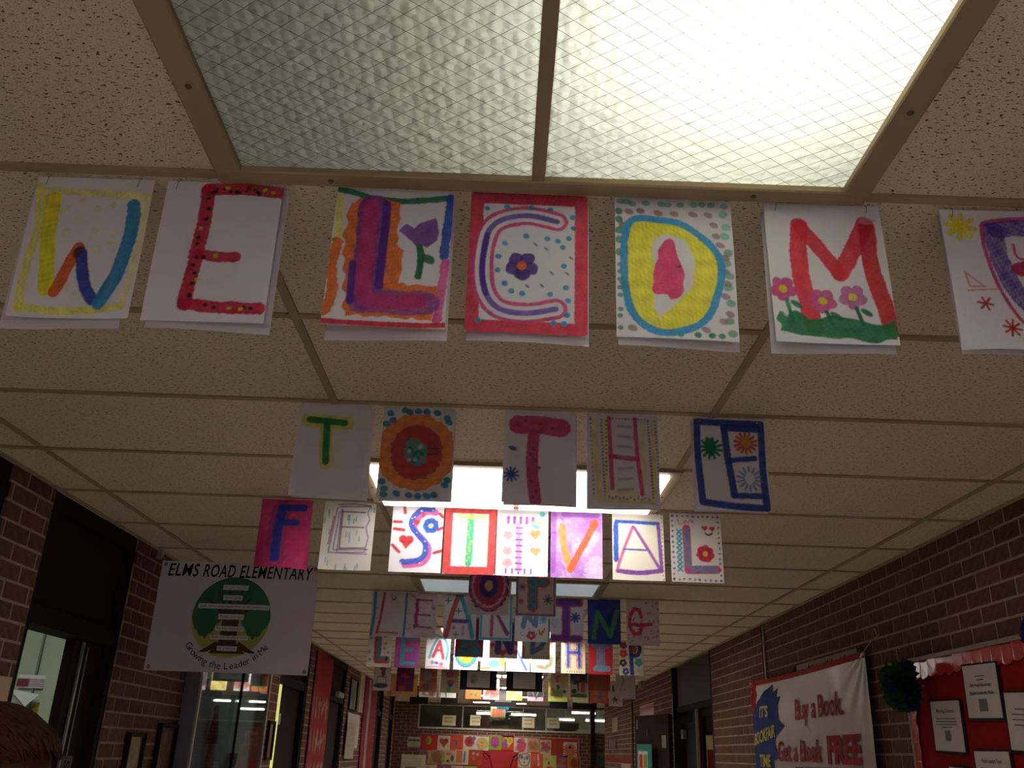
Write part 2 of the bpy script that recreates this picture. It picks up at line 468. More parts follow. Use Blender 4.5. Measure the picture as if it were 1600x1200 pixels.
for k in range(k0, k1 + 2):
    for a, b in COLS:
        w = round(b - a - 0.024, 3)
        if w not in cross_me:
            mb = MB().box(-w / 2, w / 2, -0.012, 0.012, ZC + 0.0006, ZC + 0.0062); me = bpy.data.meshes.new('cross_runner'); me.from_pydata(mb.v, [], mb.f); me.update(); me.materials.append(BAR); cross_me[w] = me
        if K(k) < YE: link('cross_runner', cross_me[w], parent=ceiling, loc=((a + b) / 2, K(k), 0))
for x0, x1 in ((XL, XL + 0.018), (XR - 0.018, XR)):
    MB().box(x0, x1, YB, YC, ZC - 0.004, ZC + 0.006).build('wall_angle', BAR, ceiling)
MB().box(-7, XL - 0.006, YC, YE, ZC + 0.004, ZC + 0.03).build('ceiling_tile', TILE, ceiling)
MB().box(XR + 0.006, 7, YC, YE, ZC + 0.004, ZC + 0.03).build('ceiling_tile', TILE, ceiling)

# ------------------------------------------------------------------ brick walls
BL_, BH_ = 0.2032, 0.0745
def laid_bricks(areas, holes=()):
    """running bond: brick rectangles (a0, a1, z0, z1) in wall coordinates"""
    out = []
    for a0, a1, z0, z1 in areas:
        n = 0
        while True:
            zt = ZC - n * BH_; zb = zt - BH_ + 0.0115
            if zt <= z0 + 0.01: break
            if zb < z1:
                i = math.floor(a0 / BL_) - 1
                while True:
                    s = i * BL_ + (BL_ / 2 if n % 2 else 0); e = s + BL_ - 0.0125
                    if s > a1: break
                    s2, e2 = max(s, a0), min(e, a1)
                    t2, b2 = min(zt - 0.0, z1), max(zb, z0)
                    if e2 - s2 > 0.02 and t2 - b2 > 0.012:
                        if not any(s2 < h[1] and e2 > h[0] and b2 < h[3] and t2 > h[2] for h in holes): out.append((s2, e2, b2, t2))
                    i += 1
            n += 1
    return out

def px(X, Y, Z):
    V = np.array([X, Y, Z - CZ]); d = _F @ V
    if d < 0.05: return None
    return 800 + FPX * (_R2 @ V) / d, 600 - FPX * (_U2 @ V) / d

def brick_wall(parent, X, side, areas, covered, seed):
    bs = laid_bricks(areas); rng = random.Random(seed)
    scored = []
    for b in bs:
        p, q = px(X, b[0], (b[2] + b[3]) / 2), px(X, b[1], (b[2] + b[3]) / 2)
        s = 0.0
        if p and q:
            m = ((p[0] + q[0]) / 2, (p[1] + q[1]) / 2)
            cy, cz = (b[0] + b[1]) / 2, (b[2] + b[3]) / 2
            if -30 < m[0] < 1630 and -30 < m[1] < 1225 and not any(c[0] < cy < c[1] and c[2] < cz < c[3] for c in covered):
                s = abs(p[0] - q[0])
        scored.append((s, b))
    scored.sort(key=lambda t: -t[0])
    single = [b for s, b in scored[:300] if s >= 8]; rest = [b for s, b in scored[:300] if s < 8] + [b for s, b in scored[300:]]
    cache = {}
    ax = '+x' if side > 0 else '-x'
    for b in single:
        w, h = round(b[1] - b[0], 4), round(b[3] - b[2], 4)
        if (w, h) not in cache:
            mb = MB().cbox(-0.05 if side > 0 else 0, 0 if side > 0 else 0.05, -w / 2, w / 2, -h / 2, h / 2, 0.0012, ax)
            me = bpy.data.meshes.new('brick'); me.from_pydata(mb.v, [], mb.f); me.update(); me.materials.append(BRICK_ONE); cache[(w, h)] = me
        link('brick', cache[(w, h)], parent=parent, loc=(X + side * rng.uniform(-0.0004, 0.0006), (b[0] + b[1]) / 2, (b[2] + b[3]) / 2))
    mb = MB()
    for b in rest:
        j = side * rng.uniform(-0.0004, 0.0006)
        mb.box(min(X + j, X + j - side * 0.05), max(X + j, X + j - side * 0.05), b[0], b[1], b[2], b[3])
    o = mb.build('bricks', BRICK_ALL, parent); o['kind'] = 'stuff'

LEFT = [(YB, 2.55), (3.52, 3.89), (4.89, 8.62), (9.9, 11.25), (12.4, 15.7), (16.6, 17.55), (18.4, YC)]
RIGHT = [(YB, 9.22), (11.3, YC)]
wl = MB(); wr = MB()
for a, b in LEFT: wl.box(XL - 0.22, XL - 0.002, a, b, 0, 2.95)
for a, b in RIGHT: wr.box(XR + 0.002, XR + 0.22, a, b, 0, 2.95)
wall_left = tag(wl.build('wall_left', MORTAR), 'dark red-brown brick wall on the left with several doors', 'wall', kind='structure')
wall_right = tag(wr.build('wall_right', MORTAR), 'dark red-brown brick wall on the right with hanging banner', 'wall', kind='structure')
brick_wall(wall_left, XL, 1, [(a, b, 0, ZC) for a, b in LEFT], [(6.0, 7.9, 0.8, 2.25), (10.1, 11.2, 1.0, 2.55)], 1)
brick_wall(wall_right, XR, -1, [(a, b, 0, ZC) for a, b in RIGHT], [(5.2, 7.65, 0.9, 2.17), (2.3, 4.78, 0.9, 2.08)], 2)

# far wall of the crossing: brick under a strip of windows
wf = MB().box(-7, 7, YE + 0.006, YE + 0.2, 0, 2.07)
wf.box(-7, -1.74, YE + 0.006, YE + 0.2, 2.07, 2.95)
wf.box(-1.74, 7, YE + 0.006, YE + 0.2, 2.57, 2.95)
wall_far = tag(wf.build('wall_far', MORTAR), 'brick wall at the far end of the corridor below the windows', 'wall', kind='structure')
mb = MB(); rng = random.Random(5)
for s, e, b, t in laid_bricks([(-4.5, 4.5, 0, 2.05), (-4.5, -1.78, 2.05, ZC)]):
    mb.box(s, e, YE + rng.uniform(-0.0004, 0.0006), YE + 0.05, b, t)
o = mb.build('bricks', BRICK_ALL, wall_far); o['kind'] = 'stuff'
for x in (-4.55, 4.55):
    tag(MB().box(x - 0.1, x + 0.1, YC, YE, 0, 2.95).build('wall_left_far' if x < 0 else 'wall_right_far', MORTAR), 'end of the side corridor to the %s' % ('left' if x < 0 else 'right'), 'wall', kind='structure')
for x0, x1, n in ((-4.5, XL - 0.22, 'wall_left_return'), (XR + 0.22, 4.5, 'wall_right_return')):
    tag(MB().box(x0, x1, YC - 0.2, YC, 0, 2.95).build(n, MORTAR), 'side corridor wall turning off to the %s' % ('left' if x0 < 0 else 'right'), 'wall', kind='structure')

# ------------------------------------------------------------------ ceiling lights
LIGHT_LABEL = {
    -3: 'ceiling light of wired hammered glass right above the word WELCOME',
    1: 'glowing white ceiling panel between the rows TO THE and FESTIVAL',
    5: 'unlit bluish ceiling panel above the row spelling LEARNING',
    9: 'glowing ceiling panel in front of the row spelling LEADERSHIP',
    13: 'ceiling panel between LEADERSHIP and the first row of drawings',
    17: 'glowing ceiling panel between the two rows of childrens drawings',
    21: 'ceiling panel next to the farthest black-mounted pictures',
    25: 'ceiling panel between the black-mounted pictures and exit sign',
    29: 'glowing ceiling panel beside the exit sign at the far windows',
    -7: 'added ceiling panel for fill light just behind the viewer', -11: 'added ceiling panel for fill light farthest behind the viewer'}
def ceiling_light(k):
    y0, y1 = K(k), K(k + 1); x0, x1 = RUN[1], RUN[2]
    t = tag(empty('ceiling_light', ((x0 + x1) / 2, (y0 + y1) / 2, ZC)), LIGHT_LABEL[k], 'light', 'ceiling lights')
    cx, cy = (x0 + x1) / 2, (y0 + y1) / 2; hx, hy = (x1 - x0) / 2, (y1 - y0) / 2
    fw = 0.03
    zf0, zf1 = -0.010, 0.004
    for n, b in (('frame_bar', (-hx - 0.022, -hx + fw, -hy - 0.0, hy)), ('frame_bar', (hx - fw, hx + 0.022, -hy, hy)),
                 ('frame_bar', (-hx - 0.022, hx + 0.022, hy - 0.03, hy + 0.012)), ('frame_bar', (-hx - 0.022, hx + 0.022, -hy - 0.012, -hy + 0.03))):
        y_in = n and b[2] > -hy - 0.001 and b[3] < hy + 0.001
        MB().cbox(b[0], b[1], b[2] + (0.03 if y_in else 0), b[3] - (0.03 if y_in else 0), zf0, zf1, 0.003, '-z').build(n, FRAME, t)
    xm = 0.0425 - cx if k == -3 else 0.0
    MB().box(xm - 0.0125, xm + 0.0125, -hy + 0.03, hy - 0.03, -0.008, 0.006).build('centre_bar', FRAME, t)
    for (px_, py_) in ((-hx + 0.004, 0.04), (hx - 0.004, 0.04), (-0.41, hy - 0.009), (0.41, hy - 0.009)):
        MB().lathe((px_, py_, 0), [(0, -0.0135), (0.004, -0.013), (0.006, -0.0105), (0.006, -0.009)], 10).build('screw', WIRE, t)
    pm = HAMMER if k == -3 else PANEL_FILL_REAR if k < -7 else PANEL_FILL if k < -3 else PANEL_LIT if k == 1 else PANEL_DIM if k == 5 else PANEL_MID
    for a, b in ((-hx + fw - 0.004, xm - 0.0125), (xm + 0.0125, hx - fw + 0.004)):
        p = MB().box(a, b, -hy + 0.026, hy - 0.026, -0.024 if k == 1 else 0.004, 0.010).build('glass_pane', pm, t)  # one lit pane hangs lower, shaped to spill light onto nearby tiles
        if k == -3:                                   # wire netting set in the glass
            wires = MB(); r = 0.00042; ya, yb = -hy + 0.026, hy - 0.026
            for ang in (math.radians(36), math.radians(-36)):
                dx, dy = math.cos(ang), math.sin(ang); nx_, ny_ = -dy, dx
                for i in range(-45, 46):
                    ox, oy = (a + b) / 2 + nx_ * i * 0.0285, ny_ * i * 0.0285
                    ts = []
                    t0, t1 = -9, 9
                    for o_, d_, lo, hi in ((ox, dx, a, b), (oy, dy, ya, yb)):
                        u, v = (lo - o_) / d_, (hi - o_) / d_
                        t0, t1 = max(t0, min(u, v)), min(t1, max(u, v))
                    if t1 - t0 > 0.01:
                        wires.tube([(ox + dx * t0, oy + dy * t0, 0.0034), (ox + dx * t1, oy + dy * t1, 0.0034)], r, 4)
            w = wires.build('wire_netting', WIRE, p); w['kind'] = 'stuff'
    if k == -3:
        h = MB()
        for b in ((-hx, -hx + 0.01, -hy, hy), (hx - 0.01, hx, -hy, hy), (-hx, hx, -hy, -hy + 0.01), (-hx, hx, hy - 0.01, hy)): h.box(*b, 0.011, 0.30)
        h.box(-hx, hx, -hy, hy, 0.30, 0.31)
        h.build('housing', mat('housing_grey', '8a887e', 0.8), t)
        for i, yy in enumerate((-0.24, -0.12, 0.0)):
            MB().tube([(0.16, yy, 0.15), (0.52, yy, 0.15)], 0.022, 10).build('lamp_tube', LAMP_M, t)
    return t
for k in LIGHT_K: ceiling_light(k)
# ------------------------------------------------------------------ doors on the left
def struct(o, label, cat='door'): return tag(o, label, cat, kind='structure')

def left_door(n, y0, y1, label, ztop=2.06, open_to=None, glow=False):
    """full-height dark frame in the left wall: transom panel above, leaf or opening below"""
    t = struct(empty('door_%d' % n, (XL, y0, 0)), label)
    w = y1 - y0; J = 0.05
    MB().box(-0.16, -0.012, 0, J, 0, ZC).build('jamb', DARKER, t)
    MB().box(-0.16, -0.012, w - J, w, 0, ZC).build('jamb', DARKER, t)
    MB().box(-0.16, -0.012, J, w - J, ZC - 0.07, ZC).build('frame_head', DARKER, t)
    MB().box(-0.16, -0.016, J, w - J, ztop - 0.03, ztop + 0.05).build('transom_rail', DARKER, t)
    MB().cbox(-0.12, -0.05, J, w - J, ztop + 0.05, ZC - 0.07, 0.006, '+x').build('transom_panel', DARK, t)
    if open_to is None:
        g = 0.16 if glow else 0.0
        lf = MB().cbox(-0.11, -0.065, J + 0.004 + g, w - J - 0.004, 0.01, ztop - 0.034, 0.004, '+x').build('door_leaf', DARK, t)
        MB().lathe((-0.065, w - J - 0.08, 1.02), [(0.012, 0), (0.012, 0.045), (0.028, 0.05), (0.03, 0.07), (0.0, 0.085)], 12, 'x').build('door_knob', STEEL, lf)
        if glow:
            MB().box(-0.03, -0.018, J - 0.02, J + g - 0.02, 0.01, ztop - 0.034).build('lit_gap', mat('yellow_lit_room', (0.62, 0.62, 0.17), emit=0.75), t)
            MB().cbox(-0.065, -0.035, J + g - 0.02, J + g + 0.16, 1.76, 1.86, 0.004, '+x').build('door_closer', DULL, lf)
    else:
        o0 = open_to - y0
        lf = MB().cbox(-0.11, -0.065, o0, w - J - 0.004, 0.01, ztop - 0.034, 0.004, '+x').build('door_leaf', DARK, t)
        MB().box(-0.062, -0.052, o0 + 0.075, o0 + 0.092, 0.02, ztop - 0.04).build('edge_strip', STEEL, lf)
        MB().box(-0.062, -0.058, o0 + 0.15, o0 + 0.154, 0.6, ztop - 0.06).build('weather_seal', DULL, lf)
        MB().box(-0.062, -0.057, o0 + 0.11, o0 + 0.22, 1.30, 1.50).build('door_sign', mat('grey_sign', '4a4a4c'), lf)
        s = MB(); put_text(s, 'SIO', lambda x, y: (-0.0565, o0 + 0.135 + y, 1.48 - x), width=0.13, height=0.06, bold=0.02)
        s.build('sign_lettering', BLACK, lf)
        leaf2 = MB().cbox(-0.16 - 0.9, -0.16, J + 0.004, J + 0.045, 0.01, ztop - 0.034, 0.004, '-y').build('open_leaf', DARK, t)
    return t
left_door(1, 2.55, 3.52, 'dark brown doorway frame cut off at the left picture edge')
left_door(2, 3.89, 4.89, 'dark doorway standing open on a pale green room', open_to=4.515)
left_door(3, 8.62, 9.9, 'dark door with a bright yellow-green gap beside the glass case', ztop=2.14, glow=True)
left_door(4, 11.25, 12.4, 'dark door just beyond the long red poster on the left wall', ztop=2.14)
left_door(5, 15.7, 16.6, 'narrow dark door past the red and grey banner on the left', ztop=2.14)
left_door(6, 17.55, 18.4, 'last dark door on the left wall before the crossing', ztop=2.14)

# pale green room behind door 2
GREEN = noisy('pale_green_paint', 'b9c4ae', 'aab79f', 2, 0.6)
rm = struct(MB().box(-5.2, XL - 0.23, 5.8, 5.9, 0, 2.7).box(-5.3, -5.2, 2.7, 5.9, 0, 2.7).box(-5.2, XL - 0.23, 2.6, 2.7, 0, 2.7).build('wall_side_room', GREEN), 'pale green walls of the room seen through the open door', 'wall')
struct(MB().box(-5.3, XL - 0.17, 2.6, 5.9, 2.7, 2.75).build('ceiling_side_room', WHITE), 'white ceiling of the side room behind the open door', 'ceiling')
for x in (-2.83, -2.735):                          # upright seams of the partition panels
    MB().box(x - 0.006, x + 0.006, 5.785, 5.8, 0, 2.7).build('panel_seam', mat('seam_green', '7d8c78'), rm)
MB().box(-2.735, XL - 0.23, 5.72, 5.8, 0, 2.7).build('partition_panel', GREEN, rm)
tag(MB().cbox(-3.6, -2.5, 4.2, 4.5, 2.66, 2.70, 0.01, '-z').build('room_light', ROOM_M), 'fluorescent panel on the ceiling of the pale green room', 'light')
a = Art(36, 0.42, 'e8e8ea', 3); a.pg([(0, .12), (.42, .12), (.42, .40), (0, .40)], '7a1f3c')
for i in range(4): a.pg([(.42, .13 + i * .07), (1, .13 + i * .07), (1, .165 + i * .07), (.42, .165 + i * .07)], 'a02a48', wob=.003)
o = sheet('flag_poster', a, 0.18, lambda x, z, y: (-2.93 + x, 5.778 + 0 * x - y, 1.93 + z))
tag(o, 'small striped red and white flag picture inside the green room', 'poster')
hang = MB(); hang.add([(-2.95, 5.75, 1.845), (-2.745, 5.71, 1.815), (-2.81, 5.70, 1.745)], [(0, 1, 2)])
tag(hang.build('paper_pennant', mat('pennant_white', 'dfe3e6')), 'white folded paper hanging below the flag picture', 'paper')
mb = MB(); mb.add([(-2.80, 5.765, 1.72), (-2.74, 5.765, 1.72), (-2.735, 5.765, 1.79), (-2.775, 5.765, 1.765)], [(0, 1, 2, 3)])
tag(mb.build('yellow_picture', mat('picture_yellow', 'd79a1e')), 'yellow and dark picture under the white folded paper', 'poster')

# ------------------------------------------------------------------ right-hand doorway
t = struct(empty('door_7', (XR, 9.22, 0)), 'dark recessed double doorway in the right wall with grey panel above')
W = 11.3 - 9.22
MB().box(0.0, 0.22, 0, 0.06, 0, ZC).build('jamb', DARKER, t)
MB().box(-0.012, 0.22, W - 0.07, W, 0, ZC).build('jamb', DARKER, t)
MB().box(0.05, 0.14, 0.06, W - 0.07, 2.13, ZC).build('transom_panel', noisy('grey_brown_panel', '4a3a34', '413430', 2), t)
MB().box(0.03, 0.16, 0.06, W - 0.07, 2.09, 2.15).build('transom_rail', DARKER, t)
MB().box(0.06, 0.1, 0.96, 1.06, 0, 2.09).build('mullion', mat('brown_steel', '3d221c', 0.5), t)
MB().box(0.05, 0.058, 1.045, 1.065, 0, 2.09).build('mullion_edge', DULL, t)
lf = MB().cbox(0.12, 0.16, 1.10, W - 0.09, 0.01, 1.98, 0.004, '-x').build('door_leaf', DARKER, t)
MB().box(0.06, 0.10, 1.84, 1.97, 1.80, 1.90).build('door_closer', mat('closer_grey', '5a534c', .6), t)
MB().box(-0.016, -0.008, W - 0.045, W - 0.035, 0, 2.3).build('edge_strip', DULL, t)
# the leaf folded back towards the wall
lf2 = empty('folded_leaf', (-0.012, W + 0.02, 0), 0.255); lf2.parent = t
body = MB().cbox(-0.045, 0.0, 0.02, 1.03, 0.01, 2.08, 0.004, '-x').build('leaf_board', DARK, lf2)
MB().box(-0.052, -0.045, 0.08, 0.2, 1.70, 1.84).build('magnet_plate', mat('plate_dull', '6a625a', .6), lf2)
MB().box(-0.056, -0.045, 0.62, 0.63, 1.83, 1.92).build('hook', STEEL, lf2)
MB().box(-0.05, -0.045, 0.93, 0.97, 1.92, 2.03).build('room_plate', mat('plate_grey', '5d5350'), lf2)
pa = Art(30, 1.5, '2e7d74', 8); pa.pg([(.1, .18), (.72, .18), (.72, 1.1), (.1, 1.1)], 'cfc6bc')
for x, y, c in ((.15, .25, 'b3261c'), (.45, .25, '8a8424'), (.15, .7, 'b8502a'), (.45, .7, '5a2a63')): pa.pg([(x, y), (x + .24, y), (x + .24, y + .36), (x, y + .36)], c)
pa.bl(.86, .95, .1, .22, 'd6cfc4').bl(.86, .95, .06, .15, '3b3a38')
po = sheet('picture_poster', pa, 0.46, lambda x, z, y: (0 * x + XR - 0.15 - (0.74 - x) * 0.2445, 11.33 + 0.74 - x, 1.74 + z))
tag(po, 'teal poster with four coloured squares on the folded door leaf', 'poster')
# room behind it with a cream and red cupboard end
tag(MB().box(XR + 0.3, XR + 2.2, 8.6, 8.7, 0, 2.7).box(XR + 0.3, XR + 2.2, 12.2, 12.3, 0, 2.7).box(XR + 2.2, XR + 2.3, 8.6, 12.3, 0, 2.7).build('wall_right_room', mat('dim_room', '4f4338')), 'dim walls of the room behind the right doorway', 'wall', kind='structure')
tag(MB().cbox(2.5, 3.6, 10.2, 10.5, 2.62, 2.66, 0.01, '-z').build('room_light', mat('right_room_fill', (1, .9, .6), emit=6.0)), 'added warm panel lighting the room behind the right doorway', 'light')  # unseen panel added so the things in this room show
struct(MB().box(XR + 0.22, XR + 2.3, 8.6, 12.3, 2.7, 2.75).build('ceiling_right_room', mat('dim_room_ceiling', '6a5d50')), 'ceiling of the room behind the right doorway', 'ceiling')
t2 = tag(empty('tall_cupboard', (2.53, 11.72, 0)), 'cream tall cupboard with red lower side standing inside right doorway', 'cupboard')
MB().cbox(0, 0.55, -0.12, 0.35, 0.0, 1.88, 0.01, '-y').build('body', mat('cream_cupboard', 'b7a777'), t2)
MB().cbox(0.02, 0.20, -0.14, -0.12, 0.2, 1.70, 0.004, '-y').build('side_panel', mat('red_panel', '7a1512'), t2)
MB().cbox(0, 0.55, -0.16, 0.36, 1.88, 2.08, 0.01, '-y').build('top_box', mat('black_box', '14151c'), t2)

# ------------------------------------------------------------------ far windows
win = struct(empty('window_1', (0, YE, 2.07)), 'long strip of interior windows above the far brick wall', 'window')
ALU = mat('pale_window_frame', 'b5aa98', 0.5, 0.4)
MB().box(-1.76, 4.4, -0.03, 0.05, -0.02, 0.015).build('sill_rail', ALU, win)
MB().box(-1.76, 4.4, -0.02, 0.05, 0.47, 0.5).build('head_rail', ALU, win)
xs = [-1.75, -0.77, 0.59, 1.11, 2.10, 2.9, 3.6, 4.4]
for x in xs: MB().box(x - 0.012, x + 0.012, -0.025, 0.05, 0.015, 0.47).build('mullion', ALU, win)
for a, b in zip(xs, xs[1:]): MB().box(a + 0.012, b - 0.012, 0.0, 0.008, 0.015, 0.47).build('glass_pane', GLASS_FAR, win)
tag(MB().cbox(2.11, 2.20, YE - 0.12, YE - 0.04, 0, ZC, 0.008, '-y').build('steel_post', DARKER), 'dark steel post standing in front of the far wall', 'post')
# room behind the windows
struct(MB().box(-3, 5, 26.3, 26.4, 0, 2.95).box(-3.1, -3, 21.7, 26.4, 0, 2.95).box(5, 5.1, 21.7, 26.4, 0, 2.95).build('wall_office', mat('office_paint', '9a9484')), 'grey-green walls of the room behind the far windows', 'wall')
struct(MB().box(-3, 5, 21.7, 26.3, 2.80, 2.84).build('ceiling_office', mat('office_ceiling', 'b5ad9b')), 'ceiling of the room behind the far windows', 'ceiling')
for x0, x1, y, z, lab in ((1.9, 2.5, 24.2, 2.60, 'hanging tube light behind the far windows, upper right'), (2.75, 3.4, 24.2, 2.60, 'hanging tube light behind the window right of the post'),
                          (1.6, 2.05, 25.2, 2.46, 'lower hanging tube light behind the far windows'), (2.35, 3.0, 25.2, 2.46, 'lower hanging tube light right behind the steel post'),
                          (-0.50, -0.05, 23.2, 2.47, 'hanging tube light left of the exit sign behind glass'), (0.35, 0.95, 23.2, 2.47, 'hanging tube light right of the exit sign behind glass')):
    l = tag(empty('tube_light', ((x0 + x1) / 2, y, z)), lab, 'light', 'tube lights behind the far windows'); h = (x1 - x0) / 2
    MB().tube([(-h, 0, 0), (h, 0, 0)], 0.022, 8).build('tube', mat('tube_glow', (1, .97, .9), emit=14.0), l)
    MB().box(-h, h, -0.05, 0.05, 0.025, 0.07).build('reflector', WHITE, l)
    MB().box(-0.01, 0.01, -0.01, 0.01, 0.07, 2.80 - z).build('stem', WHITE, l)
tag(MB().box(1.45, 2.0, 24.0, 24.5, 0, 2.28).cbox(1.38, 2.06, 23.9, 24.0, 2.20, 2.34, 0.02, '-y').build('filing_cabinet', mat('cabinet_grey', '77746a')), 'grey cabinet standing behind the far windows', 'cabinet')
NOTE = mat('note_paper', 'c7b994', 0.85)
for i, (x0, x1, z0, z1, lab) in enumerate(((-1.22, -0.92, 2.12, 2.34, 'cream note leftmost on the far windows'), (-0.60, -0.37, 2.14, 2.36, 'cream note just left of the exit sign on the glass'),
                                         (0.57, 0.85, 2.13, 2.35, 'cream note just right of the exit sign on the glass'), (1.13, 1.41, 2.14, 2.36, 'cream note rightmost on the far windows'))):
    o = tag(MB().box(x0, x1, YE - 0.034, YE - 0.03, z0, z1).build('window_note', NOTE), lab, 'paper', 'notes on the far windows')
    tx = MB()
    for j in range(2):                              # unreadable pencilled lines
        zz = z1 - 0.07 - j * 0.075
        for q in range(5): tx.box(x0 + 0.05 + q * 0.036, x0 + 0.075 + q * 0.036, YE - 0.0352, YE - 0.0343, zz, zz + 0.022)
    tx.build('pencil_lines', mat('pencil', '6f6348'), o)
# exit sign and the blue card in front of it
ex = tag(empty('exit_sign', (0.02, 20.6, 2.30)), 'illuminated red EXIT sign hanging before the far windows', 'sign')
MB().cbox(-0.16, 0.16, 0, 0.05, 0, 0.21, 0.006, '-y').build('sign_body', mat('sign_cream', 'b09a72'), ex)
s = MB(); put_text(s, 'EXIT', lambda x, y: (-0.115 + x, -0.003, 0.04 + y), width=0.23, height=0.13, bold=0.03)
s.build('lettering', mat('exit_red', (1.0, 0.05, 0.03), emit=1.1), ex)
MB().box(-0.01, 0.01, 0.015, 0.035, 0.21, 0.30).build('stem', DULL, ex)
bc = tag(MB().box(-0.01, 0.25, 20.48, 20.484, 2.455, 2.60).build('blue_card', mat('card_blue', '3f93a8')), 'small light blue card hanging in front of the exit sign', 'paper')
s = MB()
for i in range(3): s.tube([(0.05 + i * .055, 20.479, 2.54), (0.08 + i * .055, 20.479, 2.535), (0.055 + i * .055, 20.479, 2.505), (0.085 + i * .055, 20.479, 2.50)], 0.004, 4)
s.build('scribble', mat('card_ink', '1d4f60'), bc)
# ------------------------------------------------------------------ letters hanging from the ceiling
def hung(name, x, y, art, label, W=0.2286, group=None, seed=1, top=ZC - 0.002, curl=0.006, back=0.0, tilt=0.0, hooks=None, cat='paper', backing=None):
    """sheet hanging below a cross runner, painted side to the viewer"""
    rng = random.Random(seed * 31 + 7)
    p1, p2, p3 = (rng.uniform(0, 6.28) for _ in range(3)); c1, c2 = rng.uniform(-1, 1), rng.uniform(-1, 1)
    H = art.asp * W
    def bend(u, v):
        t = v / art.asp
        return curl * (0.55 * np.sin(3.1 * u + p1) * t + 0.35 * np.sin(5 * t + p2) * (u - .4) + c1 * 0.9 * t * t + c2 * 1.4 * (np.abs(u - .5) * 2) ** 3 * t * t)
    t = tag(empty(name, (x, y, top)), label, cat, group)
    sheet('painted_sheet', art, W, lambda X, Z, Y: (X + tilt * Z, -Y, Z), t, bend)
    if backing:
        dx, dz, dy = backing
        dy = max(dy, .016)
        b = Art(10, art.asp, 'c9c0c6', seed); b.wash(['b9aec0', 'c9b9b0', 'bdb2b6'], 6, a=.25)
        sheet('backing_sheet', b, W, lambda X, Z, Y: (X + dx, dy - Y, Z + dz), t, lambda u, v: 0.006 * np.sin(3 * u + p3) * v)
    if hooks == 'wire':
        for u in (0.1, 0.88):
            MB().tube([(u * W, 0.002, 0.004), (u * W + 0.0005, -0.004 - curl * 0.3, -0.004), (u * W - 0.001, -0.006, -0.016), (u * W - 0.003, -0.004, -0.021)], 0.0006, 5).build('wire_hook', WIRE, t)
    if hooks == 'pin':
        for u in (0.09, 0.9):
            MB().lathe((u * W, -0.001, -0.012), [(0, -0.005), (0.0016, -0.0045), (0.0019, -0.003), (0.0016, 0)], 8, 'y').build('pin', WHITE, t)
    return t

G1, G2, G3 = 'letters spelling WELCOME', 'letters spelling TO THE', 'letters spelling FESTIVAL'
G4, G5, G6, G7 = 'letters spelling OF', 'letters spelling LEARNING', 'letters spelling AND', 'letters spelling LEADERSHIP'
YW = K(-2) + 0.022
R = 130
RED, PINK, PUR, BLU, SKY, YEL, ORA, GRN, TEAL = 'c2283c', 'd2457f', '6a3a98', '2b3f9e', '2f86b8', 'e3d64a', 'e0702a', '1f7a4f', '2a8fa0'

# W
a = Art(R, seed=1)
for x, y in ((.3, .3), (.42, .24), (.4, .42), (.56, .3), (.68, .26), (.58, .52), (.62, .7), (.34, .55), (.27, .34), (.44, 1.05), (.52, 1.12), (.78, .95), (.8, 1.1), (.9, .5), (.9, .75), (.72, .62)): a.bl(x, y, .03, .035, 'dcd77e', a=.55)
a.st([(.03, .1), (.1, .5), (.07, .9), (.08, 1.26)], .08, 'e0d95a', a=.8).st([(.05, .14), (.5, .15), (.97, .17)], .07, 'e3dc66', a=.75)
a.st([(.95, .2), (.97, .6), (.93, 1.2)], .06, 'e3dd78', a=.6).st([(.08, 1.25), (.5, 1.27), (.92, 1.22)], .07, 'e0d94e', a=.85)
a.st([(.17, .22), (.2, .6), (.27, 1.07)], .13, 'e0d31e').st([(.34, 1.1), (.47, .68)], .1, 'd8622a').st([(.5, .72), (.57, 1.0), (.67, 1.16)], .1, BLU)
a.st([(.86, .26), (.88, .55), (.82, .95), (.73, 1.19)], .12, SKY).bl(.47, .73, .04, .05, '5b3320', a=.8)
hung('hanging_letter_sheet', -0.94, YW, a, 'painted letter W in yellow, orange and blue with pale yellow frame', group=G1, seed=1, hooks='wire', backing=(-0.012, -0.017, 0.012), tilt=-0.02)
# E
a = Art(R, seed=2)
a.st([(.36, .07), (.7, .06), (1.0, .09)], .12, RED, wob=.1).st([(.36, .08), (.37, .4), (.35, .8), (.33, 1.18)], .12, 'b92440').st([(.37, .71), (.52, .73), (.68, .73)], .1, 'b92440')
a.st([(.33, 1.17), (.6, 1.2), (.94, 1.2)], .11, 'c02040')
for i in range(26):
    t = i / 25
    x, y = (.4 + .58 * t * 2, .075) if t < .45 else (.36, .1 + (t - .45) * 2.3)
    if t >= .9: x, y = .45 + (t - .9) * 4, 1.2
    a.bl(min(x, .97) + a.rng.uniform(-.03, .03), y + a.rng.uniform(-.02, .02), .018, .016, a.rng.choice(['20281f', '2c3a20', '1c2430', 'c9c02a']))
for x, y in ((.4, .1), (.52, .05), (.6, .09), (.7, .05), (.85, .06), (.8, .11), (.42, .74), (.52, .72), (.4, .95), (.36, 1.1), (.58, 1.2), (.8, 1.21), (.88, 1.2)): a.bl(x, y, .02, .018, a.rng.choice(['cdc52c', '262c22']))
hung('hanging_letter_sheet', -0.685, YW, a, 'painted red letter E with yellow and black dots on white paper', group=G1, seed=2, hooks='wire', backing=(0.008, -0.012, 0.012))
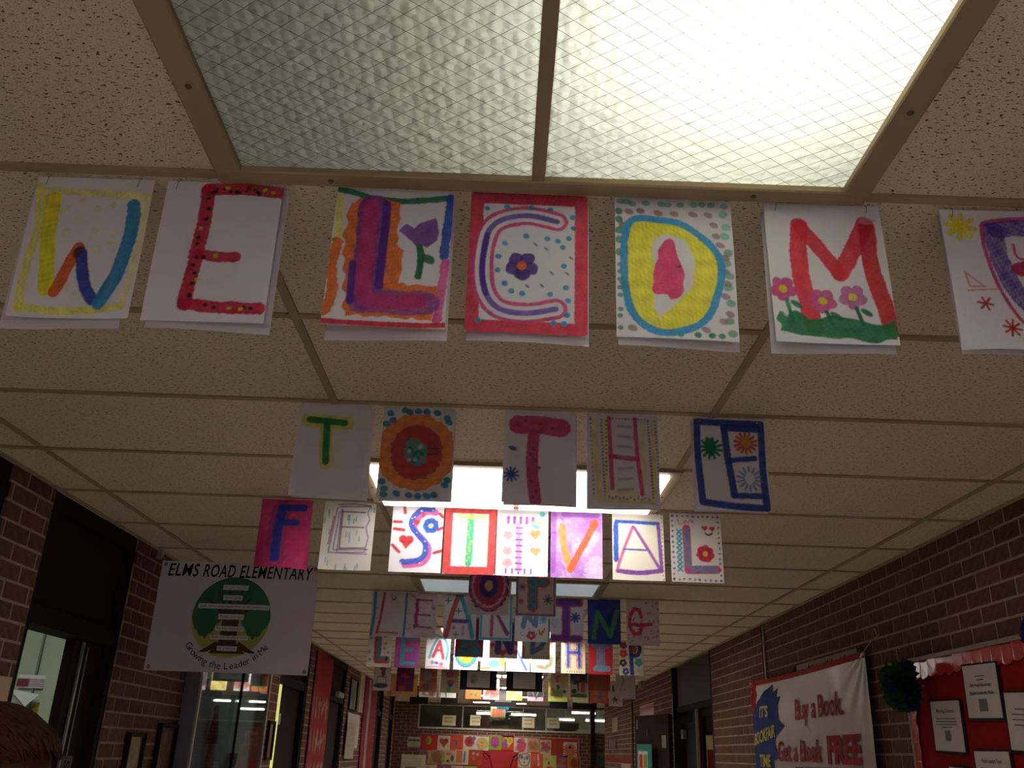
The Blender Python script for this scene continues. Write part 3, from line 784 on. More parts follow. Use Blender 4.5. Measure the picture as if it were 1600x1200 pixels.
# L
a = Art(R, seed=3)
a.st([(0, .02), (.15, .05), (.3, .1), (.6, .12), (.98, .07)], .06, GRN).st([(.03, .1), (.05, .5)], .06, 'd8d84a', a=.8).st([(.05, .55), (.03, .8), (.06, 1.0), (.02, 1.2)], .09, ORA, wob=.4)
a.st([(.98, .08), (.95, .65)], .08, '2f4fae', wob=.3).st([(.97, .7), (.93, 1.25)], .07, 'd05a94', wob=.35).st([(0, 1.3), (.5, 1.31), (1, 1.3)], .05, RED)
a.pg([(.12, .14), (.3, .08), (.55, .14), (.55, .55), (.61, .6), (.6, .93), (.92, .93), (.88, 1.26), (.5, 1.24), (.18, 1.24), (.14, .9), (.1, .5)], ORA, wob=.015)
a.st([(.33, .2), (.34, .6), (.33, 1.05)], .27, '7a3f96', wob=.1, dry=.3).st([(.3, 1.1), (.55, 1.1), (.83, 1.1)], .22, '8a4a94', dry=.3)
a.st([(.3, .18), (.31, .6), (.32, 1.05), (.55, 1.1), (.78, 1.08)], .13, 'c03a70', dry=.3).st([(.43, .15), (.44, .4), (.43, .95)], .07, '5a3290').st([(.2, .75), (.21, 1.1)], .06, '5a3290')
a.pg([(.55, .42), (.62, .34), (.68, .38), (.78, .3), (.87, .28), (.9, .5), (.8, .56), (.7, .55)], '7c4aa0', wob=.012).st([(.74, .56), (.76, .66), (.75, .85)], .06, '1f6a43').bl(.82, .68, .06, .04, '1f6a43', .5)
hung('hanging_letter_sheet', -0.35, YW, a, 'painted letter L in purple and pink outlined orange with purple tulip', group=G1, seed=3, backing=(0.004, -0.018, 0.012))
# C
a = Art(R, seed=4); a.ring('c23048', .12, .05, wob=.08)
cp = [(.74, .27), (.5, .22), (.27, .27), (.15, .42), (.12, .75), (.16, .98), (.28, 1.12), (.5, 1.15), (.74, 1.1)]
a.st(cp, .19, 'c8457c', wob=.06).st(cp, .12, 'dfd9e0', wob=.04, dry=0).st(cp, .05, '7657ac', wob=.1).st(cp[3:6], .05, '53308e')
for x, y in ((.14, .16), (.31, .14), (.52, .14), (.68, .15), (.87, .22), (.88, .33), (.48, .42), (.66, .44), (.75, .46), (.84, .43), (.79, .52), (.3, .5), (.25, .63), (.25, .76), (.8, .7), (.82, .9), (.31, .88), (.37, .95), (.46, .97), (.69, .97), (.84, 1.02), (.83, 1.15), (.72, 1.23), (.81, 1.23), (.11, 1.23)): a.bl(x, y, .026, .024, '2f8fc0', .3)
for x, y in ((.56, .5), (.65, .54), (.86, .62), (.83, .77), (.7, .77), (.5, .9), (.62, .89)): a.bl(x, y, .022, .009, '4a3590', .7)
a.flower(.45, .71, .13, '4b2a80', 'd66a2c')
hung('hanging_letter_sheet', -0.086, YW, a, 'painted pink and purple letter C inside a red border with purple flower', group=G1, seed=4, curl=.003, backing=(0.004, -0.014, 0.012))
# O
a = Art(R, seed=5)
for x in (.05, .1, .15, .27, .4, .46, .56, .68, .75, .83, .94): a.bl(x, .04 + a.rng.uniform(0, .02), .035, .028, '3f9a7c', a=.75)
for y in (.14, .22, .33, .42, .54, .66, .73, .8, .88, .95, 1.08, 1.14, 1.25): a.bl(.035, y, .035 if y < .6 else .022, .035 if y < .6 else .02, '1f7a55', a=.85)
for i, y in enumerate((.14, .27, .36, .52, .62, .74, .85, .99, 1.15, 1.26)): a.bl(.93 + .02 * (i % 2), y, .04, .035, '2a8a62' if i > 2 else '58a88c', a=.75)
for x in (.52, .66, .78, .86): a.bl(x, 1.29, .03, .025, '24805a')
for x, y in ((.12, .14), (.22, .13), (.37, .15), (.51, .15), (.67, .15), (.8, .15), (.84, .25), (.86, .36), (.89, .45), (.07, .28), (.07, .57), (.07, .84), (.92, .57), (.92, .7), (.93, .81), (.91, .93), (.94, 1.09), (.88, 1.16), (.73, 1.24), (.13, 1.25)): a.bl(x, y, .04, .028, '7a4a3c', .4, a=.75)
ol = [(.13, .24), (.4, .22), (.6, .27), (.84, .5), (.88, .75), (.75, 1.13), (.5, 1.27), (.27, 1.25), (.11, 1.05), (.07, .6)]
a.pg(ol, 'dfd23c', wob=.008).st(ol + ol[:1], .065, '2f86b8', wob=.2)
a.pg([(.31, .42), (.42, .36), (.58, .4), (.67, .6), (.63, .86), (.48, 1.03), (.36, 1.16), (.31, 1.05), (.32, .7)], 'dfd9e0', dry=0).pg([(.42, .41), (.48, .41), (.52, .54), (.57, .75), (.55, .92), (.47, .98), (.42, .94), (.31, .92), (.32, .73), (.36, .53)], 'c22f5e')
hung('hanging_letter_sheet', 0.196, YW, a, 'painted round yellow letter O outlined blue with green and brown dots', group=G1, seed=5, backing=(0.004, -0.013, 0.012))
# M
a = Art(R, seed=6)
a.st([(.29, .22), (.26, .5), (.27, .8), (.33, 1.2)], .15, RED, wob=.1).st([(.3, .24), (.45, .45), (.59, .68)], .13, RED, wob=.1).st([(.59, .68), (.74, .42), (.86, .18)], .15, 'c42f40', wob=.1).st([(.87, .22), (.86, .6), (.91, .9), (.96, 1.2)], .145, 'b8232f', wob=.1)
a.bl(.88, .15, .07, .04, 'd58aa8', a=.5)
a.pg([(.04, 1.06), (.12, 1.1), (.2, 1.04), (.3, 1.12), (.5, 1.07), (.62, 1.09), (.8, 1.13), (1.0, 1.12), (1.0, 1.29), (.8, 1.3), (.3, 1.27), (.05, 1.25)], '16663f', wob=.02)
for x, y, c in ((.1, .84, 'b03a72'), (.42, .94, 'b84a86'), (.67, .9, 'b56a9c')):
    a.flower(x, y, .11, c, 'd8c032'); a.st([(x + .02, y + .1), (x + .06, 1.15)], .035, '17663f').bl(x + .1, y + .14, .06, .025, '17663f', .6)
hung('hanging_letter_sheet', 0.49, YW, a, 'painted red letter M above green grass with three pink flowers', group=G1, seed=6, hooks='wire', backing=(-0.002, -0.012, 0.012))
# E second
a = Art(R, seed=7)
a.ast(.16, .17, .12, 'd9cf3a', 4, .05).st([(.36, .14), (.5, .1), (.95, .06)], .05, 'c04a84').st([(.34, .16), (.33, .4), (.38, .75), (.5, 1.05), (.62, 1.12), (.96, 1.1)], .035, 'c23a74')
a.st([(.43, .2), (.44, .5), (.52, .8), (.66, .98)], .16, '5a3596', dry=.3).st([(.45, .2), (.7, .17), (.97, .2)], .16, '5a3596', dry=.3).st([(.58, .58), (.97, .57)], .13, 'b02850').st([(.64, .98), (.97, 1.0)], .15, '5a3596', dry=.3)
a.st([(.58, .34), (.62, .48), (.97, .44)], .025, 'c04070').st([(.62, .72), (.66, .84), (.97, .82)], .03, 'c070a0').st([(.63, .51), (.97, .47)], .02, '3a3a90')
a.st([(.12, .62), (.14, .76), (.26, .76), (.12, .62)], .014, 'c07080').st([(.12, .8), (.36, .78)], .015, 'd09060').ast(.24, .92, .06, 'a02030', 3, .02).ast(.42, 1.14, .075, 'a82034', 4, .02)
a.st([(.6, 1.2), (.55, 1.22), (.6, 1.25), (.56, 1.29)], .022, 'b02030').st([(.66, 1.2), (.7, 1.25), (.74, 1.2)], .02, 'b02030').st([(.7, 1.25), (.68, 1.31)], .02, 'b02030')
hung('hanging_letter_sheet', 0.838, YW, a, 'painted purple letter E cut off by the right edge with red stars', group=G1, seed=7, hooks='wire', curl=.012, backing=(0.002, -0.004, 0.014))

# ---- TO THE
R2_, YT = 84, K(0) + 0.015
a = Art(R2_, bg='d9d3d6', seed=11)
a.st([(.14, .24), (.7, .27)], .2, 'd2cc2e', a=.8).st([(.4, .26), (.46, .86)], .2, 'd2cc2e', a=.8).st([(.17, .23), (.66, .27)], .095, '1d7d4e', wob=.08).st([(.41, .26), (.45, .84)], .1, '1d7d4e', wob=.06)
hung('hanging_letter_sheet', -0.67, YT, a, 'small green letter T glowing yellow on plain grey-white paper', group=G2, seed=11, hooks='pin', backing=(0.012, -0.003, 0.016))
a = Art(R2_, bg='d9d3d6', seed=12); a.bl(.5, .66, .55, .56, 'e2843c', wob=.04).bl(.5, .66, .36, .4, 'b8414c', wob=.05)
for x, y in ((.1, .1), (.14, .2), (.05, .26), (.3, .05), (.36, .07), (.48, .06), (.6, .06), (.75, .07), (.9, .14), (.92, .2), (.06, 1.1), (.1, 1.2), (.1, 1.28), (.27, 1.26), (.44, 1.28), (.56, 1.29), (.68, 1.28), (.78, 1.27), (.92, 1.12), (.95, 1.05)): a.bl(x, y, .055, .045, '2f7fa0', .3)
a.bl(.49, .66, .15, .2, '5b8f86', -.45)
for i in range(16): a.bl(.49 + a.rng.uniform(-.1, .1), .66 + a.rng.uniform(-.14, .14), .03, .03, a.rng.choice(['2d6f8a', '2a6a4a', '9fb8b4']))
a.st([(.65, .6), (.8, .6)], .025, '37545a').st([(.65, .68), (.8, .68)], .025, '37545a')
hung('hanging_letter_sheet', -0.398, YT, a, 'letter O as orange ring around a dark red disc with blue spots', group=G2, seed=12, hooks='pin', backing=(0.004, -0.002, 0.016))
a = Art(R2_, bg='d9d3d6', seed=13); a.st([(.2, .2), (.5, .2), (.8, .23)], .27, 'c2496a', wob=.08).st([(.42, .35), (.4, .7), (.42, 1.0), (.46, 1.28)], .17, 'c2496a', wob=.06)
for x, y in ((.2, .2), (.5, .18), (.68, .24), (.42, .55), (.38, .63), (.45, .72), (.36, .85), (.5, .82), (.4, 1.02), (.47, 1.15), (.42, 1.24), (.3, .14)): a.bl(x, y, .028, .026, '5e4f92', a=.8)
a.bl(.13, .55, .06, .03, '36509a', .2).ast(.12, .93, .1, '36509a', 5, .03)
hung('hanging_letter_sheet', -0.01, YT, a, 'fat pink letter T with blue dots and a blue star flower', group=G2, seed=13, backing=(0.006, -0.003, 0.016))
a = Art(R2_, bg='d3cbd6', seed=14)
a.st([(.1, .1), (.12, .6), (.18, 1.25), (.92, 1.24), (.93, .1)], .07, 'd0c658', a=.7).st([(.26, .1), (.27, 1.12), (.78, 1.14), (.78, .1)], .09, 'd4cc6a', a=.6)
a.st([(.31, .05), (.33, .55), (.35, 1.08)], .06, 'd0517e').st([(.68, .05), (.7, .55), (.76, 1.15)], .06, 'd0517e').st([(.34, .62), (.7, .65)], .07, 'c8406c')
for i in range(7): a.st([(.44, .17 + i * .15 + (.03 if i > 3 else 0)), (.62, .18 + i * .15)], .045, '8f8a92', a=.6)
for x, n, c in ((.2, 24, '5a4068'), (.05, 18, '7a6a80'), (.86, 26, '5a3850'), (.96, 22, '6a5a70')):
    for i in range(n): a.dots([(x + .05 * i / n, .08 + 1.15 * i / n)], .014, c)
for i in range(14): a.dots([(.27, .1 + i * .06)], .013, '2f6a58')
for i in range(12): a.dots([(.3 + i * .05, 1.2 + .02 * (i % 2))], .015, '6a4a60'); a.dots([(.32 + i * .045, .06)], .012, '505a60')
hung('hanging_letter_sheet', 0.255, YT, a, 'pink ladder-like letter H on lilac paper with yellow bands and dots', group=G2, seed=14, backing=(0.002, -0.004, 0.016))
a = Art(R2_, bg='d9d3d6', seed=15); a.st([(.05, .06), (.04, .5), (.08, 1.22), (.5, 1.27), (.95, 1.29), (.93, .8), (.95, .07), (.05, .06)], .1, '26418f', wob=.08)
a.st([(.43, .14), (.46, .6), (.52, 1.12)], .1, '26418f').st([(.43, .14), (.9, .15)], .1, '26418f').st([(.48, .62), (.83, .58)], .08, '26418f').st([(.52, 1.12), (.9, 1.12)], .085, '26418f')
a.ast(.23, .45, .15, '1f7a4a', 6, .04).bl(.22, .42, .08, .14, '1f7a4a').ast(.72, .36, .15, 'c2503c', 7, .04).bl(.72, .34, .08, .09, 'c98a4a').ast(.74, .88, .17, '6f86b4', 7, .03).bl(.74, .87, .07, .09, 'd9d3d6', dry=0)
hung('hanging_letter_sheet', 0.598, YT, a, 'dark blue framed letter E with green, red and blue bursts', group=G2, seed=15, hooks='pin', backing=(-0.006, -0.002, 0.016))

# ---- FESTIVAL
R3_, YF = 72, K(2) + 0.02
a = Art(R3_, bg='c93a6c', seed=21); a.wash(['d0486f', 'b83268', 'c84a80'], 24, a=.4)
a.st([(.4, .2), (.37, .7), (.4, 1.15)], .36, '7a3578', a=.55, wob=.2).st([(.4, .16), (.84, .16)], .14, '2a3f98').st([(.42, .18), (.38, .6), (.39, 1.14)], .18, '2a3f98').st([(.42, .46), (.72, .45)], .13, '2a3f98')
hung('hanging_letter_sheet', -1.085, YF, a, 'blue letter F on a hot pink sheet in front of the white banner', group=G3, seed=21, curl=.02)
a = Art(R3_, bg='dcd4cc', seed=22)
for p in ([(.3, .1), (.9, .08), (.85, .2), (.9, .35), (.84, .5), (.9, .7), (.86, .95)], [(.3, .2), (.27, .6), (.24, .95), (.9, .93)], [(.34, .16), (.32, 1.0), (.88, .98)], [(.25, .12), (.2, .6), (.16, 1.0), (.9, 1.02)]): a.st(p, .02, '7a5090')
a.st([(.36, .16), (.36, .92), (.84, .9)], .025, '50484c').st([(.36, .2), (.8, .2)], .025, '50484c').st([(.36, .5), (.8, .5)], .025, '6a4a70').st([(.26, .06), (.6, .04), (.9, .07)], .02, 'a02848').st([(.2, .3), (.17, .6), (.14, .85)], .025, 'b04060')
for i in range(30): x, y = a.rng.choice([(.06, .3), (.1, .5), (.5, .3), (.6, .3), (.7, .62), (.5, .65), (.3, 1.2), (.5, 1.25), (.7, 1.22), (.12, .9), (.94, .1), (.1, .2), (.15, 1.15)]); x += a.rng.uniform(-.04, .04); y += a.rng.uniform(-.06, .06); a.st([(x, y), (x, y + .09)], .02, '3f93ac', a=.8)
hung('hanging_letter_sheet', -0.803, YF, a, 'thin purple outlined letter E with light blue dashes, second in its row', group=G3, seed=22)
a = Art(R3_, seed=23)
sp = [(.78, .1), (.58, .1), (.42, .25), (.38, .42), (.5, .58), (.66, .75), (.68, .95), (.55, 1.1), (.25, 1.14)]
a.st([(x + .06, y + .06) for x, y in sp], .12, 'd05a9a').st(sp, .11, '3a55b4')
for i in range(12): x, y = sp[i % 9]; a.dots([(x + a.rng.uniform(-.04, .04), y + a.rng.uniform(-.05, .05))], .012, 'e8e8f0')
for p in ([(.22, .05), (.24, .18)], [(.04, .36), (.18, .36)], [(.05, .5), (.24, .52)], [(.04, .82), (.18, .95)], [(.9, .5), (.99, .45)], [(.85, .95), (1, .9)], [(.92, .18), (.98, .24)]): a.st(p, .06, 'b82a38')
a.bl(.48, .36, .07, .05, 'c03a40').bl(.6, .22, .03, .05, 'c03a40').heart(.3, .74, .15, 'c22a34').flower(.76, .42, .15, '2f56b0', 'd8cc60', 7)
hung('hanging_letter_sheet', -0.497, YF, a, 'blue and pink letter S with red heart and blue flower', group=G3, seed=23)
a = Art(R3_, seed=24); a.ring('cc3e3c', .16, .07, wob=.06).st([(.5, .22), (.5, .7), (.49, 1.12)], .13, '3fb88c').st([(.25, .2), (.8, .22)], .09, 'd6d66a', a=.7)
for i in range(14): a.dots([(.5 + a.rng.uniform(-.05, .05), .25 + i * .063)], .02, 'dcd23a')
hung('hanging_letter_sheet', -0.262, YF, a, 'green letter T with yellow dots in a coral red border', group=G3, seed=24)
a = Art(R3_, seed=25)
for i in range(5): a.st([(.22 + i * .12, .2), (.22 + i * .12, .3)], .06, '9a58b8')
for i in range(5): a.st([(.2 + i * .12, 1.2), (.2 + i * .12, 1.28)], .03, '7a48b0')
a.st([(.42, .35), (.44, 1.2)], .1, 'dba0cc')
for i in range(8): a.st([(.38, .4 + i * .115), (.5, .4 + i * .115)], .03, '8a48b4')
a.heart(.75, .52, .11, 'd29a66').heart(.76, .85, .1, 'd4a472').bl(.75, .36, .09, .04, '6cc4cc', .5).bl(.88, .12, .06, .05, '58c0b8').st([(.7, .28), (.86, .3)], .05, 'dbb88a')
for y in (.55, .85, 1.08): a.flower(.22, y, .09, 'dfa6ac', 'dda0a0')
hung('hanging_letter_sheet', -0.03, YF, a, 'letter I as pink and purple ladder with tan hearts on white', group=G3, seed=25)
a = Art(R3_, bg='c99ad6', seed=26); a.wash(['a85ac4', 'b778cc', 'e2cce6', 'd6b4de'], 30, (.08, .25), a=.5).st([(.06, .1), (.05, 1.2)], .1, '9a4cc0', a=.7).st([(.25, .1), (.9, .1)], .1, '9a50c0', a=.7)
a.st([(.22, .35), (.25, .7), (.38, 1.15)], .14, 'e09a54').st([(.38, 1.18), (.6, .75), (.84, .3)], .13, 'd8653a').bl(.84, .28, .09, .09, 'd8653a')
hung('hanging_letter_sheet', 0.211, YF, a, 'orange letter V on a washed purple sheet', group=G3, seed=26)
a = Art(R3_, bg='ebe2d2', seed=27); a.st([(.07, .25), (.07, .95)], .1, '2a58c0', wob=.2).st([(.08, .2), (.9, .22)], .07, '2a58c0').st([(.9, .25), (.94, 1.1)], .07, '8a52a8').st([(.1, 1.16), (.5, 1.19), (.93, 1.14)], .09, '8044a0')
a.st([(.4, .3), (.22, .75), (.1, 1.1)], .06, 'd2608e').st([(.42, .3), (.7, .75), (.9, 1.1)], .06, '9a55a8').st([(.22, .74), (.66, .75)], .035, '3f5aa8')
a.border_dots('3a3f80', .012, .03, 13, 'tr')
hung('hanging_letter_sheet', 0.484, YF, a, 'thin letter A framed in blue and purple on cream paper', group=G3, seed=27)
a = Art(R3_, bg='e2dad4', seed=28); a.border_dots('5a3a86', .022, .05, 10).st([(.32, .3), (.33, 1.1), (.88, 1.08)], .16, 'c94a80', wob=.05)
for i in range(9): y = .3 + i * .085; a.st([(.27, y), (.38, y + .08)], .025, '2a93a8').st([(.38, y), (.27, y + .08)], .025, '2a93a8')
for i in range(6): x = .4 + i * .08; a.st([(x, 1.02), (x + .08, 1.14)], .025, '2a93a8').st([(x + .08, 1.02), (x, 1.14)], .025, '2a93a8')
for i in range(9): y = .32 + i * .09; a.st([(.13, y), (.22, y + .09)], .03, '2fa0b4').st([(.22, y), (.13, y + .09)], .03, '2fa0b4')
a.heart(.68, .28, .06, 'cc2a40').heart(.82, .29, .06, 'cc2a40').st([(.69, .38), (.75, .41), (.82, .38)], .035, '2a2430').flower(.67, .78, .16, 'c8284c', 'd8b440', 7)
for p in ([(.16, .12), (.18, .22), (.24, .2)], [(.28, .15), (.27, .2), (.31, .2), (.31, .15), (.28, .15)], [(.33, .14), (.36, .19), (.39, .13)], [(.42, .15), (.47, .14), (.43, .12), (.42, .17), (.47, .18)]): a.st(p, .014, 'c03040')
hung('hanging_letter_sheet', 0.742, YF, a, 'pink and teal letter L with the word Love and heart eyes', group=G3, seed=28)

# ---- OF
R4_ = 48
YO = K(4) + 0.015
a = Art(R4_, bg='c9b9bc', seed=31)
oct_ = [(.25, 0), (.75, 0), (1, .3), (1, .98), (.72, 1.3), (.28, 1.3), (0, .98), (0, .3)]
for r, c in ((.5, '30203a'), (.47, 'b4547e'), (.42, 'cfa4b4'), (.38, 'a83a54'), (.24, '3a3a84'), (.1, 'c9a070')): a.bl(.5, .62, r, r * 1.28, c, wob=.05)
hung('hanging_letter_sheet', -0.187, YO, a, 'letter O of dark pink and blue rings hanging in front of LEARNING', group=G4, seed=31, curl=.003)
a = Art(R4_, bg='c4b3b0', seed=32); a.ring('5a3f86', .035, .04).st([(.4, .12), (.42, .6), (.42, 1.1)], .26, 'c24a5c').st([(.42, .5), (.72, .5)], .24, 'c24a5c').st([(.42, .14), (.8, .14)], .24, 'c24a5c')
a.st([(.4, .12), (.42, .6), (.42, 1.1)], .17, '3f8fa0').st([(.42, .5), (.72, .5)], .14, '3f8fa0').st([(.42, .14), (.8, .14)], .14, '3f8fa0').ast(.16, .62, .09, '5a4a90', 4, .025).ast(.8, .92, .11, '3c4a80', 4, .03).ast(.14, .98, .06, 'c2584a', 4, .03)
hung('hanging_letter_sheet', 0.082, YO, a, 'teal letter F outlined red hanging in front of LEARNING', group=G4, seed=32, curl=.003)

# ---- LEARNING
YL = K(6) + 0.015
def learning(x, art, label, seed): hung('hanging_letter_sheet', x, YL, art, label, group=G5, seed=seed, curl=.004)
a = Art(R4_, bg='d0c6ca', seed=41); a.st([(.08, .02), (.1, .6), (.04, 1.3)], .09, '3a8cb4').st([(.36, .05), (.3, .7), (.22, 1.22)], .08, 'bc3f5c').st([(.22, 1.2), (.85, 1.22)], .035, 'bc3f5c').bl(.65, .18, .13, .18, 'c9b878', a=.6).dots([(.61, .12), (.69, .12)], .02, '22202a').st([(.6, .2), (.66, .24), (.71, .18)], .03, '22202a').dots([(.17, .5), (.18, .8)], .02, '50706a')
learning(-0.897, a, 'thin red letter L with a blue stripe and a small smiley', 41)
a = Art(R4_, bg='cfc0c6', seed=42); a.st([(.06, .02), (.04, 1.3)], .07, '3a8cb4').st([(.4, .22), (.38, 1.0)], .11, 'b03a70', wob=.4).st([(.4, .22), (.85, .22)], .06, 'b03a70', wob=.4).st([(.4, .65), (.8, .66)], .05, 'b03a70', wob=.4).st([(.38, 1.0), (.85, 1.03)], .05, 'b03a70', wob=.4)
for i in range(70): a.dots([(a.rng.uniform(.1, .95), a.rng.uniform(.04, 1.28))], .012, a.rng.choice(['4a3a5a', '5a4a70', 'b05a80']))
a.ast(.9, .45, .08, 'b8466a', 4, .02).st([(.15, .03), (.38, .2)], .03, 'b0406a')
learning(-0.672, a, 'spiky magenta letter E on speckled paper', 42)
a = Art(R4_, bg='d2cad0', seed=43); a.st([(.42, .05), (.25, .6), (.1, 1.25)], .15, 'c8503c').st([(.5, .05), (.72, .6), (.9, 1.25)], .14, '3a94ac').st([(.3, .8), (.72, .8)], .12, '5f3f98', wob=.1)
for x, y, c in ((.12, .2, '3a6a4a'), (.45, .5, '3a6a44'), (.4, 1.2, '3f8070')): a.ast(x, y, .08, c, 2, .035, 0)
a.st([(.6, .95), (.6, 1.18)], .07, 'cf78b4').bl(.33, 1.0, .05, .05, 'cf5f94')
learning(-0.395, a, 'letter A with one orange leg and one teal leg', 43)
a = Art(R4_, bg='d6d0d4', seed=44); a.st([(.06, .05), (.05, 1.28), (.95, 1.28), (.95, .05)], .07, '55a4bc').st([(.38, .1), (.38, 1.18)], .1, 'c2467c').st([(.4, .35), (.55, .6), (.85, 1.15)], .1, 'b83a5c').st([(.44, .4), (.9, 1.12)], .05, '7050a8').bl(.76, .22, .1, .09, '9a78b8').ast(.7, .42, .12, '2f6a52', 6, .04)
learning(-0.145, a, 'pink and red letter R inside a pale blue border', 44)
a = Art(R4_, bg='dfdce0', seed=45); a.st([(.25, .9), (.32, .5), (.62, .85), (.66, .4)], .15, 'bf5a8c').st([(.25, .9), (.32, .5), (.62, .85), (.66, .4)], .09, '54a8c4').ast(.86, .65, .13, '3f9ac0', 6, .03).flower(.5, 1.15, .13, 'c23a50', 'd8c0c0').st([(.72, 1.0), (.8, 1.12), (.9, .95)], .06, 'd8844a')
for i in range(16): a.st([(a.rng.uniform(.05, .9), a.rng.uniform(.6, 1.28))] * 1, .03, '3f4a78')
learning(0.102, a, 'light blue letter N outlined pink with stars and red flower', 45)
a = Art(R4_, bg='cdc8d2', seed=46)
for w, c in ((.27, 'b83f5c'), (.18, '6d459e')): a.st([(.1, .14), (.85, .14)], w, c).st([(.48, .14), (.48, 1.2)], w, c).st([(.08, 1.2), (.88, 1.2)], w * .8, c)
a.ast(.75, .58, .13, '33479c', 4, .06).bl(.14, .75, .12, .15, 'a9b4c8', a=.6)
learning(0.347, a, 'purple letter I outlined red with a blue star flower', 46)
a = Art(R4_, bg='343f86', seed=47); a.wash(['3a4a94', '2c3478', '40408a'], 20, a=.5).st([(.18, 1.15), (.3, .4), (.68, 1.08), (.9, .35)], .13, '4a8a52', wob=.3)
learning(0.606, a, 'green letter N on a solid dark blue sheet', 47)
a = Art(R4_, bg='cdb9be', seed=48); a.st([(.45, .5), (.4, .3), (.25, .25), (.1, .5), (.1, .8), (.22, 1.0), (.4, .98), (.48, .75), (.2, .72)], .11, 'bf3f5e').st([(.3, .74), (.75, .7)], .1, 'bf3f5e')
for i in range(60): a.dots([(a.rng.uniform(.05, .97), a.rng.uniform(.05, 1.28))], .02, a.rng.choice(['2a2434', 'b84a60', '2a2434', 'c86a7c']))
learning(0.876, a, 'red letter G on paper speckled with black and red', 48)

# ---- AND
YA = K(8) + 0.015
a = Art(40, bg='8a2a34', seed=51); a.st([(.5, .1), (.2, 1.25)], .22, '3a6a78').st([(.5, .1), (.82, 1.25)], .22, '3a6a78').st([(.3, .85), (.75, .85)], .2, '3f6a78').bl(.55, 1.15, .4, .14, '42687a')
hung('hanging_letter_sheet', -0.36, YA, a, 'teal letter A on dark red paper hanging before LEADERSHIP', group=G6, seed=51, curl=.003)
a = Art(40, bg='b3a2a0', seed=52); a.st([(.3, .2), (.3, 1.1)], .24, '3c3a70').st([(.3, .2), (.72, 1.1)], .2, '3c3a70').st([(.75, .2), (.75, 1.1)], .24, '3c3a70').heart(.48, 1.15, .14, 'a83a44').heart(.94, .8, .1, 'a83a44').heart(.93, 1.12, .1, 'a83a44').heart(.08, .9, .1, 'a83a44')
hung('hanging_letter_sheet', -0.08, YA, a, 'dark navy letter N with red hearts hanging before LEADERSHIP', group=G6, seed=52, curl=.003)
a = Art(40, bg='a99a90', seed=53); a.st([(.4, .15), (.38, 1.1), (.7, .9), (.82, .6), (.7, .25), (.4, .15)], .18, '4a5f80')
for i in range(12): a.st([(.06 + i * .08, 1.22), (.07 + i * .08, 1.3)], .02, '3a302c')
for i in range(8): a.st([(.02, .9 + i * .05), (.1, .9 + i * .05)], .02, '3a302c')
hung('hanging_letter_sheet', 0.184, YA, a, 'slate blue letter D on tan paper hanging before LEADERSHIP', group=G6, seed=53, curl=.003)

# ---- LEADERSHIP
YS = K(10) + 0.02
def leader(x, art, label, seed): hung('hanging_letter_sheet', x, YS, art, label, group=G7, seed=seed, curl=.004)
a = Art(40, bg='cfc6bc', seed=61); a.st([(.4, .05), (.42, .7), (.42, 1.05), (.8, 1.05)], .3, 'b03a44').st([(.45, .05), (.47, 1.0), (.78, 1.0)], .14, '3f7f94').bl(.8, 1.02, .06, .1, '302c3a')
for x, y in ((.1, .2), (.12, 1.05), (.68, .12), (.72, .4), (.7, .6), (.85, .75), (.88, 1.1), (.08, .75)): a.ast(x, y, .06, '5a7f94', 4, .02)
leader(-1.245, a, 'red and teal letter L with small stars, first of its row', 61)
a = Art(40, bg='a04a88', seed=62); a.wash(['8a3f90', 'b84a80', '7a4a9a'], 18, a=.4).st([(.3, .15), (.32, 1.15)], .17, '3f93a4').st([(.3, .15), (.8, .15)], .15, '3f93a4').st([(.3, .62), (.72, .62)], .13, '3f93a4').st([(.3, 1.15), (.78, 1.15)], .14, '3f93a4')
leader(-0.985, a, 'teal letter E on a magenta purple sheet', 62)
a = Art(40, seed=63); a.st([(.15, .9), (.3, .4), (.5, .1), (.75, .15), (.9, .5), (.85, .95)], .1, '4aa4b4').st([(.3, .85), (.55, .25), (.72, .9)], .13, 'c23a4c').st([(.4, .6), (.65, .6)], .1, 'c23a4c').ast(.2, .1, .07, 'c23a4c', 4, .03).bl(.45, 1.1, .08, .06, '7a50a0').ast(.28, 1.08, .07, '4a90b0', 4, .03).ast(.65, 1.15, .09, 'cf5a8c', 5, .03).st([(.05, 1.28), (.4, 1.25), (.9, 1.3)], .04, 'cf6a7c')
leader(-0.692, a, 'red letter A outlined light blue with stars below', 63)
a = Art(40, seed=64)
for r, c in ((.5, '7a4ab0'), (.47, '3f78c0'), (.43, '3fb87c'), (.36, 'b8d84a'), (.29, 'ecd83a'), (.21, 'e89a34'), (.14, 'd83a34'), (.07, 'f0e8e4')): a.bl(.5, .62, r, r * 1.25, c, wob=.05)
leader(-0.427, a, 'rainbow ringed letter D behind the dark red sheet', 64)
a = Art(40, seed=65); a.wash(['f0c0c4', 'e8e4b8', 'bfe4e0'], 10, a=.5).bl(.55, 1.05, .3, .16, '6ac4c0').bl(.92, .8, .14, .4, 'e8bc44').st([(.05, 1.25), (.4, 1.22)], .09, 'e0905a').st([(.3, .2), (.3, 1.0)], .1, 'dd9aa8')
leader(-0.172, a, 'pastel letter E with teal and yellow patches', 65)
a = Art(40, seed=66); a.st([(.35, .15), (.36, 1.25)], .07, 'd6a0bc').st([(.4, .4), (.6, .8), (.85, 1.25)], .1, '4a68c4').bl(.45, .3, .12, .12, 'b88ad0').st([(.6, .75), (.82, .82)], .06, '4a68c4')
leader(0.066, a, 'pale letter R with one slanting blue stroke', 66)
